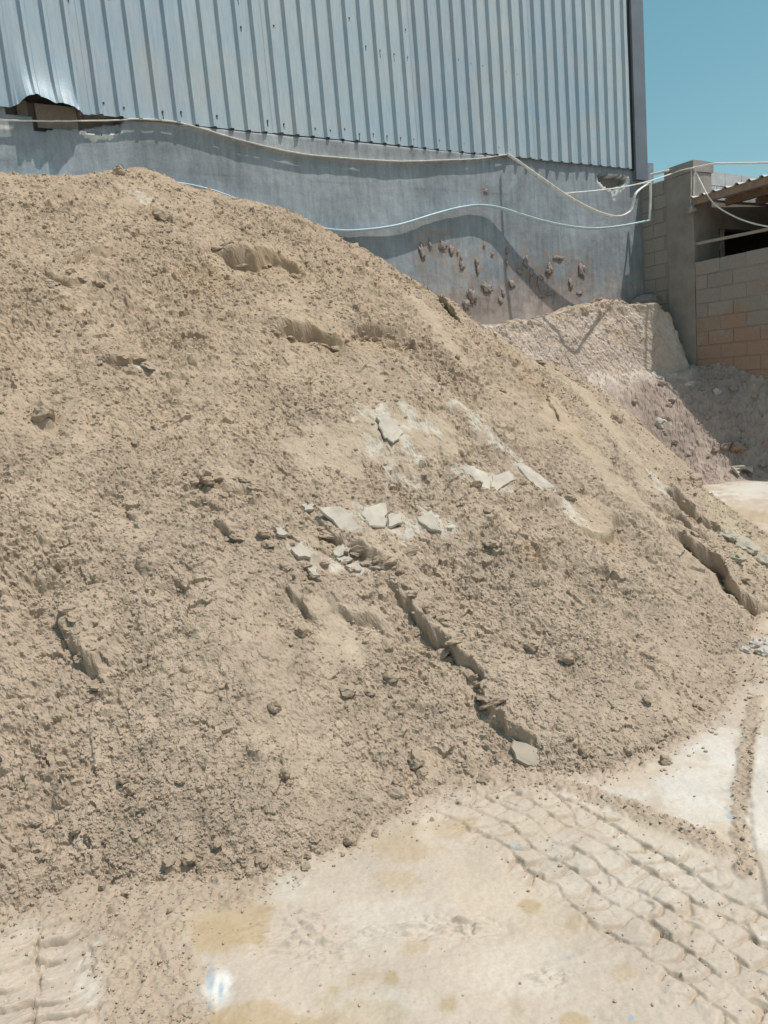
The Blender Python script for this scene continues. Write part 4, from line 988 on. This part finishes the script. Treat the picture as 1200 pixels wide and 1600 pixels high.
FL = [([(494, 801), (531, 801), (570, 834), (551, 843), (524, 827)], 'long pale mud flake tilted over a shadowed gap in mid heap', 0.04, 0.12),
      ([(567, 795), (602, 788), (604, 806), (601, 826), (576, 825), (563, 807)], 'broad square pale flake beside the long tilted flake', 0.028, 0.0),
      ([(606, 804), (627, 802), (629, 818), (606, 824)], 'small pale piece cracked off the right side of the square flake', 0.03, 0.0),
      ([(650, 807), (675, 795), (691, 830), (670, 825)], 'triangular pale flake alone right of the square flake', 0.022, 0.0),
      ([(453, 862), (469, 850), (485, 875), (464, 874)], 'bluish white flake at the far left of the broken flakes', 0.03, 0.05),
      ([(478, 889), (494, 889), (496, 901), (485, 903)], 'lowest tiny pale flake left of the broken pieces', 0.028, 0.0),
      ([(519, 862), (535, 850), (549, 855), (528, 869)], 'tilted grey flake topmost of the stacked broken pieces', 0.05, 0.2),
      ([(524, 871), (547, 867), (553, 873), (533, 878)], 'thin bright white flake edge in the stacked broken pieces', 0.045, 0.1),
      ([(542, 885), (560, 875), (565, 891), (547, 894)], 'lowest grey flake of the stacked broken pieces', 0.035, 0.0),
      ([(721, 733), (739, 729), (762, 742), (767, 769), (751, 763)], 'cream slab with a ragged left edge below the white streak', 0.025, 0.0),
      ([(770, 741), (799, 733), (806, 747), (785, 759), (772, 769)], 'cream slab split by a crack from the ragged one', 0.025, 0.0),
      ([(803, 720), (817, 720), (870, 759), (849, 764), (831, 751)], 'long narrow white flake at the lower end of the white streak', 0.022, 0.0),
      ([(471, 786), (489, 781), (492, 793), (478, 795)], 'small pale flake above the long tilted flake', 0.022, 0.0),
      ([(427, 830), (443, 834), (448, 843), (434, 843)], 'small whitish flake alone at left of mid heap', 0.022, 0.0),
      ([(585, 660), (604, 656), (628, 684), (612, 700), (596, 688)], 'upper white crust patch left of the white streak', 0.010, 0.0)]
for px, lb, lf, tl in FL: flake('mud_flake', px, M_flake, lb, 'mud flake', lf*0.35+0.004, 0.006, tl, 'pale mud flakes on the heap')
flake('smooth_slab', [(796, 1146), (842, 1167), (858, 1206), (842, 1202), (806, 1184)], M_smear, 'smooth grey slab of pressed sand at the foot of the gully', 'sand slab', 0.008, 0.012, 0.0)

# ------------------------------------------------------------------ CLODS one by one
ROCKS = []
for s in range(8):
    W, F = rock(I3, 500+s*11, 0.42, (1, 0.85, 0.75), 5)
    rr_ = 1+0.16*n3(W, 6.0, 520+s)+0.10*n3(W, 13.0, 540+s); W = W*rr_[:, None]
    me = make_mesh('clod', W, F, False); ROCKS.append(me)
def clod_mesh(m):
    r = []
    for me in ROCKS:
        k = me.copy(); k.materials.append(m); r.append(k)
    return r
CM_S = clod_mesh(M_clod); CM_M = clod_mesh(M_mauveclod); CM_W = clod_mesh(M_whiteclod); CM_G = clod_mesh(M_greenclod); CM_P = clod_mesh(M_pinkrock)
def pix(P):
    q = CM @ (np.asarray(P, float)-np.array([0, 0, CAMH])); return 600+FPX*q[0]/q[2], 800-FPX*q[1]/q[2]
def foot_label(P):
    x, y = pix(P)
    k = ('at the far left foot of the heap above the tread marks' if x < 150 else 'in the thick cluster at the heap foot above the sand tongue' if x < 400 else 'at the bottom edge of the heap above the bare pale floor' if x < 570
         else 'at the heap foot beside the start of the tyre track' if x < 770 else 'at the heap foot just right of the gully mouth' if x < 960 else 'at the right foot of the heap above the white floor patch')
    return 'loose beige sand clod '+k
def slope_label(P):
    x, y = pix(P); c = 0 if x < 450 else 1 if x < 720 else 2; r = 0 if y < 600 else 1 if y < 860 else 2
    return 'crumbly sand clod '+[['high on the left slope under the crest', 'high on the slope around the dark slump ledges', 'by the upper right rim of the heap'], ['on the left slope level with the pale flakes', 'among the pale flakes in mid heap', 'on the slope near the long white streak'], ['on the lower left slope by the dark cleft', 'on the lower slope left of the long gully', 'on the lower slope right of the long gully']][r][c]
def put_clod(name, meshes, P, r, label, cat, group=None, sq=(1, 1, 1), k=None):
    o = bpy.data.objects.new(name, meshes[rnd.randrange(8) if k is None else k]); C.objects.link(o)
    o.location = tuple(P); o.scale = (r*sq[0], r*sq[1], r*sq[2]); o.rotation_euler = (rnd.uniform(-.5, .5), rnd.uniform(-.5, .5), rnd.uniform(0, 6.28))
    setp(o, label, cat, group); return o
# stones one can name
def on_heap(x, y):
    p = hpt(x, y)[0]; p[2] = max(heap_z(np.array([p[0]]), np.array([p[1]]))[0], ground_z(np.array([p[0]]), np.array([p[1]]))[0]); return p
def on_mauve(x, y):
    d = ray(x, y); rr = np.linspace(6, 13, 900); P = d[None]*rr[:, None]; P[:, 2] += CAMH
    U, N, Z = toUN(P); g = Z-mz(U, N); k = np.argmax(g < 0) if (g < 0).any() else np.argmin(g); return P[k]
put_clod('rock', CM_P, on_mauve(1134, 697), 0.105, 'dark left rock of the pair on the mauve heap', 'rock', sq=(1.1, 1, .8))
put_clod('rock', CM_P, on_mauve(1152, 700), 0.115, 'pinkish right rock of the pair on the mauve heap', 'rock', sq=(1.1, 1, .8))
put_clod('rock', CM_W, on_mauve(1032, 662), 0.10, 'whitish rock high on the mauve heap', 'rock')
put_clod('rock', CM_W, on_mauve(1078, 602), 0.08, 'pale stone under the rim of the mauve heap', 'rock')
put_clod('rock', CM_W, on_mauve(1120, 612), 0.07, 'small stone at the shadow edge on the mauve heap', 'rock')
put_clod('rock', CM_P, on_mauve(1198, 695), 0.07, 'reddish stone at the right edge of the mauve heap', 'rock')
for x, y, r, lb in ((410, 1351, 0.026, 'round clod alone on the pale floor at the heap foot'), (478, 1357, 0.018, 'smaller round clod on the pale floor right of the lone one'), (652, 1192, 0.045, 'large clod on the low slope left of the gully mouth'), (660, 1206, 0.03, 'clod tucked under the large one left of the gully mouth'),
                  (885, 1026, 0.04, 'pale angular clod on the right slope, lower of two'), (831, 999, 0.045, 'pale angular clod on the right slope, upper of two'), (320, 751, 0.055, 'dark clod at the head of the row of clods on the left slope'), (70, 638, 0.07, 'dark lump near the left edge of the upper slope'), (255, 338, 0.07, 'brown lump on the heap crest shoulder'),
                  (964, 664, 0.075, 'dark topped lump on the right rim of the heap'), (188, 277, 0.055, 'dark brown lump on the very crest of the heap'), (1085, 757, 0.08, 'dark lump above the hollow at the right rim'), (755, 1220, 0.035, 'dark clod in front of the gully by the tyre track'), (470, 990, 0.04, 'clod below the small gully in mid slope'), (430, 1112, 0.035, 'rounded clod on the bare lower left slope')):
    put_clod('sand_clod', CM_S, on_heap(x, y)+np.array([0, 0, r*0.35]), r, lb, 'clod', 'large sand clods')
for x, y, r, lb in ((1165, 852, 0.085, 'big greenish grey lump at the right foot of the heap'), (1140, 838, 0.07, 'greenish lump up left of the big grey green one'), (1150, 880, 0.06, 'flat pale piece beneath the greenish lumps'), (1190, 878, 0.06, 'greenish lump cut by the right edge of the photo')):
    put_clod('mud_lump', CM_G, on_heap(x, y)+np.array([0, 0, r*0.3]), r, lb, 'mud lump', 'greenish lumps at the heap foot', sq=(1.2, 1, .7))
for i, (x, y, r) in enumerate(((1178, 1012, .05), (1192, 1022, .05), (1166, 1020, .035), (1196, 1008, .04))):
    p = gpt(x, y); put_clod('mud_lump', CM_W, p+np.array([0, 0, .01]), r, ['white crumbly lump on the floor at the right edge', 'white lump nearest the right edge of the photo', 'leftmost white lump beside the heap foot', 'hindmost white lump by the right heap foot'][i], 'mud lump', 'white lumps at the heap foot')
P = [on_mauve(x, y) for x, y in ((1148, 742), (1160, 737), (1176, 739))]
V, F = tube(np.array(P)+np.array([0, 0, 0.05]), 0.09, 0.025, np.array([1, 0, 0.]), 8); o = mk('stone_slab', V, F, M_flake); setp(o, 'flat pale slab at the foot of the mauve heap', 'stone slab')

# the commoner clods: foot of the heap, slope, mauve heap, yard floor
def scatter(nwant, test, seed):
    r_ = np.random.default_rng(seed); out_ = []
    while len(out_) < nwant:
        x = r_.uniform(-20, 1220); y = r_.uniform(280, 1600)
        v = test(x, y, r_)
        if v is not None: out_.append(v)
    return out_
def t_foot(x, y, r_):
    g = gpt(x, y)
    if y < 900: return None
    p = hpt(x, y)[0]; b = heap_base(p[:1], p[1:2])[0]
    if y < 1050 or b > 0.30 or b < -0.13 or p[1] > 4.2: return None
    if b < 0: p = gpt(x, y); b2 = heap_base(p[:1], p[1:2])[0]; 
    if heap_base(p[:1], p[1:2])[0] < -0.10: return None
    return p
FOOTC = [(285, 1335, 30, 12), (335, 1330, 25, 15), (300, 1350, 20, 10), (230, 1235, 22, 14), (215, 1215, 18, 8), (650, 1200, 18, 16), (600, 1240, 30, 20), (1090, 1095, 40, 25), (1010, 1180, 40, 15), (880, 1150, 60, 30), (480, 1330, 30, 12), (560, 1290, 30, 14), (10, 1270, 18, 14), (60, 1330, 50, 25)]
def t_cluster(x, y, r_):
    c = FOOTC[r_.integers(0, len(FOOTC))]; x = r_.normal(c[0], c[2]); y = r_.normal(c[1], c[3]); p = hpt(x, y)[0]
    return p if heap_base(p[:1], p[1:2])[0] > -0.09 else None
for p in scatter(60, t_cluster, 9):
    r = 0.010+0.020*rnd.random()**1.8; z = max(heap_z(p[:1], p[1:2])[0], ground_z(p[:1], p[1:2])[0])
    put_clod('sand_clod', CM_S, (p[0], p[1], z+r*0.3), r, foot_label(p), 'clod', 'clods along the foot of the heap')
for p in scatter(40, t_foot, 5):
    r = 0.006+0.016*rnd.random()**2.4; z = max(heap_z(p[:1], p[1:2])[0], ground_z(p[:1], p[1:2])[0])
    put_clod('sand_clod', CM_S, (p[0], p[1], z+r*0.35), r, foot_label(p), 'clod', 'clods along the foot of the heap')
def t_slope(x, y, r_):
    p = hpt(x, y)[0]; b = heap_base(p[:1], p[1:2])[0]
    if b < 0.32 or y < 300: return None
    d = p-np.array([0, 0, CAMH]); g = abs((d/np.linalg.norm(d)) @ hnorm(p))
    if g < 0.15: return None
    if pn(np.array([p[0]*1.5]), np.array([p[1]*1.5]), 88)[0] < r_.uniform(-.4, .4): return None
    return p
SLOC = [(340, 770, 30, 15), (375, 760, 25, 12), (300, 745, 18, 10), (420, 850, 30, 14), (590, 885, 35, 14), (560, 870, 30, 12), (830, 750, 35, 14), (880, 760, 25, 12), (480, 905, 30, 15), (660, 1000, 40, 25), (590, 1060, 40, 30), (760, 780, 40, 14), (700, 860, 60, 20), (110, 445, 40, 12), (850, 570, 40, 25), (1050, 690, 30, 20)]
def t_slc(x, y, r_):
    c = SLOC[r_.integers(0, len(SLOC))]; return hpt(r_.normal(c[0], c[2]), r_.normal(c[1], c[3]))[0]
for p in scatter(75, t_slc, 19):
    r = 0.014+0.030*rnd.random()**1.8; z = heap_z(p[:1], p[1:2])[0]
    put_clod('sand_clod', CM_S, (p[0], p[1], z+r*0.15), r, slope_label(p), 'clod', 'clods on the slope of the heap', sq=(1.2, 1, .7))
for p in scatter(10, t_slope, 6):
    r = 0.010+0.026*rnd.random()**2.2; z = heap_z(p[:1], p[1:2])[0]
    put_clod('sand_clod', CM_S, (p[0], p[1], z+r*0.2), r, slope_label(p), 'clod', 'clods on the slope of the heap')
# ragged crust pieces leaning out along the ledges and cuts
LEDGE = [((425, 520), (545, 532), 11, 'along the upper edge of the long slump ledge in upper mid heap'), ((545, 521), (650, 538), 9, 'along the right half of the double slump ledge'), ((342, 396), (478, 420), 11, 'along the topmost slump ledge under the crest'),
         ((72, 433), (176, 446), 7, 'along the short ledge on the upper left slope'), ((150, 560), (235, 561), 6, 'along the small white flecked ledge on the left slope'), ((500, 806), (610, 888), 8, 'under the long tilted flake in mid heap'),
         ((1055, 830), (1190, 940), 9, 'along the dark trench at the right edge'), ((630, 925), (690, 983), 7, 'along the upper right lip of the long gully'), ((692, 985), (745, 1052), 7, 'along the middle of the long gully'), ((746, 1055), (776, 1122), 6, 'along the lowest stretch of the long gully'), ((100, 955), (160, 1060), 8, 'along the dark cleft on the lower left slope'), ((740, 503), (910, 590), 12, 'along the skyline of the right flank')]
for a_, b_, n_, lb in LEDGE:
    for i in range(n_):
        t = (i+rnd.uniform(.1, .9))/n_; x = a_[0]+(b_[0]-a_[0])*t+rnd.gauss(0, 3); y = a_[1]+(b_[1]-a_[1])*t+rnd.gauss(0, 4)
        p = hpt(x, y)[0]; p[2] = heap_z(p[:1], p[1:2])[0]; r = rnd.uniform(0.018, 0.050)
        o = put_clod('sand_clod', CM_S, p+np.array([0, -0.01, -r*0.1]), r, 'rough crust clod '+lb, 'clod', 'crust clods along the ledges', sq=(1.5, 0.9, .55))
for i in range(12):
    u_ = rnd.uniform(-1.2, 0.1); q0 = rnd.uniform(0.05, 0.22)+float(ext(u_)); zt_ = float(np.interp(u_, tu, tz))
    r = rnd.uniform(0.03, 0.07); put_clod('sand_clod', CM_P if i % 2 else CM_S, fromUN(u_, q0, zt_+0.03), r, 'crumbly lump lying on the top of the pink bank', 'clod', 'lumps on the pink bank', sq=(1.3, 1, .6))
k = 0
while k < 60:
    x = rnd.uniform(930, 1200); y = rnd.uniform(590, 750)
    if x < 930+(y-590)*1.15: continue
    p = on_mauve(x, y); r = 0.015+0.045*rnd.random()**2.2
    put_clod('mauve_clod', CM_M, p+np.array([0, 0, r*0.3]), r, 'lump of mauve sand among many on the smaller heap', 'clod', 'lumps on the mauve heap'); k += 1

# loose crumbs nobody could count: one mesh
CR = [rock(I1, 700+s*7, 0.5, (1, .85, .7), 4) for s in range(6)]
def crumbs(P, R, tint, m, name, label):
    n = len(P); ks = rng.integers(0, 6, n); VV = []; FF = []; TT = []; o = 0
    for k in range(6):
        s = np.where(ks == k)[0]
        if not len(s): continue
        W, F = CR[k]; a = rng.uniform(0, 6.28, len(s)); ca, sa = np.cos(a), np.sin(a); b = rng.uniform(-.6, .6, len(s)); cb, sb = np.cos(b), np.sin(b)
        x = W[None, :, 0]*ca[:, None]-W[None, :, 1]*sa[:, None]; y = W[None, :, 0]*sa[:, None]+W[None, :, 1]*ca[:, None]; z = W[None, :, 2]+0*x
        y2 = y*cb[:, None]-z*sb[:, None]; z2 = y*sb[:, None]+z*cb[:, None]
        V = np.stack([x, y2, z2], -1)*R[s][:, None, None]*rng.uniform(.8, 1.25, (len(s), 1, 3))+P[s][:, None, :]
        VV.append(V.reshape(-1, 3)); nvx = len(W)
        FF.append((F[None]+(np.arange(len(s))*nvx)[:, None, None]+o).reshape(-1, 3)); o += nvx*len(s)
        TT.append(np.repeat(tint[s], nvx, axis=0))
    ob = mk(name, np.vstack(VV), np.vstack(FF), m, None, False, np.vstack(TT)); setp(ob, label, 'sand crumbs', kind='stuff'); return ob
n = 135000
b = rng.uniform(-0.56, 0.56, n); r = 1.9*(8.2/1.9)**rng.random(n)**1.0
x = r*np.sin(b); y = r*np.cos(b); hb = heap_base(x, y)
dens = np.clip(0.30+0.9*fbm(x*1.3, y*1.3, 801, 3)+0.35*sst(0.6, 0.0, hb), 0.08, 1)*(1-0.85*np.maximum(near(x, y, WHITE, 70), near(x, y, SMOOTH, 71)))
_, nn2, _ = toUN(np.stack([x, y, 0*x], -1))
s = (hb > -0.02) & (nn2 > 0.9) & (rng.random(n) < dens); x, y, r = x[s], y[s], r[s]
R = (0.0015+0.0008*r)*np.minimum(3.6, (1-rng.random(len(x)))**-0.45)*0.75
P = heap_pos(x, y); P[:, 2] += R*0.1; print('crumbs', len(P))
crumbs(P, R, heap_tint(x, y)*rng.uniform(.94, 1.10, (len(x), 1)), M_sand, 'sand_crumbs', 'loose beige sand crumbs strewn over the whole surface of the big heap')
n = 40000
b = rng.uniform(-0.55, 0.6, n); r = 1.4*(6/1.4)**rng.random(n); x = r*np.sin(b); y = r*np.cos(b); hb = heap_base(x, y); sm = smask(x, y)
s = (hb < 0.03) & ((rng.random(n) < 0.85*sm) | (rng.random(n) < 0.55*np.exp(-np.maximum(0, -hb)/0.05)) | (rng.random(n) < 0.014+0.035*sst(0.30, 0.2, seg_dist(x, y, TR_R)[0])+0.03*sst(0.2, 0.1, seg_dist(x, y, TR_L)[0]))); x, y, r = x[s], y[s], r[s]
R = (0.0010+0.0008*r)*np.minimum(3.2, (1-rng.random(len(x)))**-0.40)*0.8
z = ground_z(x, y); P = np.stack([x, y, z+R*0.45], 1); print('floor crumbs', len(P))
crumbs(P, R, np.ones((len(x), 1))*SAND_LOW*rng.uniform(1.05, 1.3, (len(x), 1)), M_sand, 'floor_crumbs', 'fine spilled sand crumbs scattered on the pale yard floor before the heap')
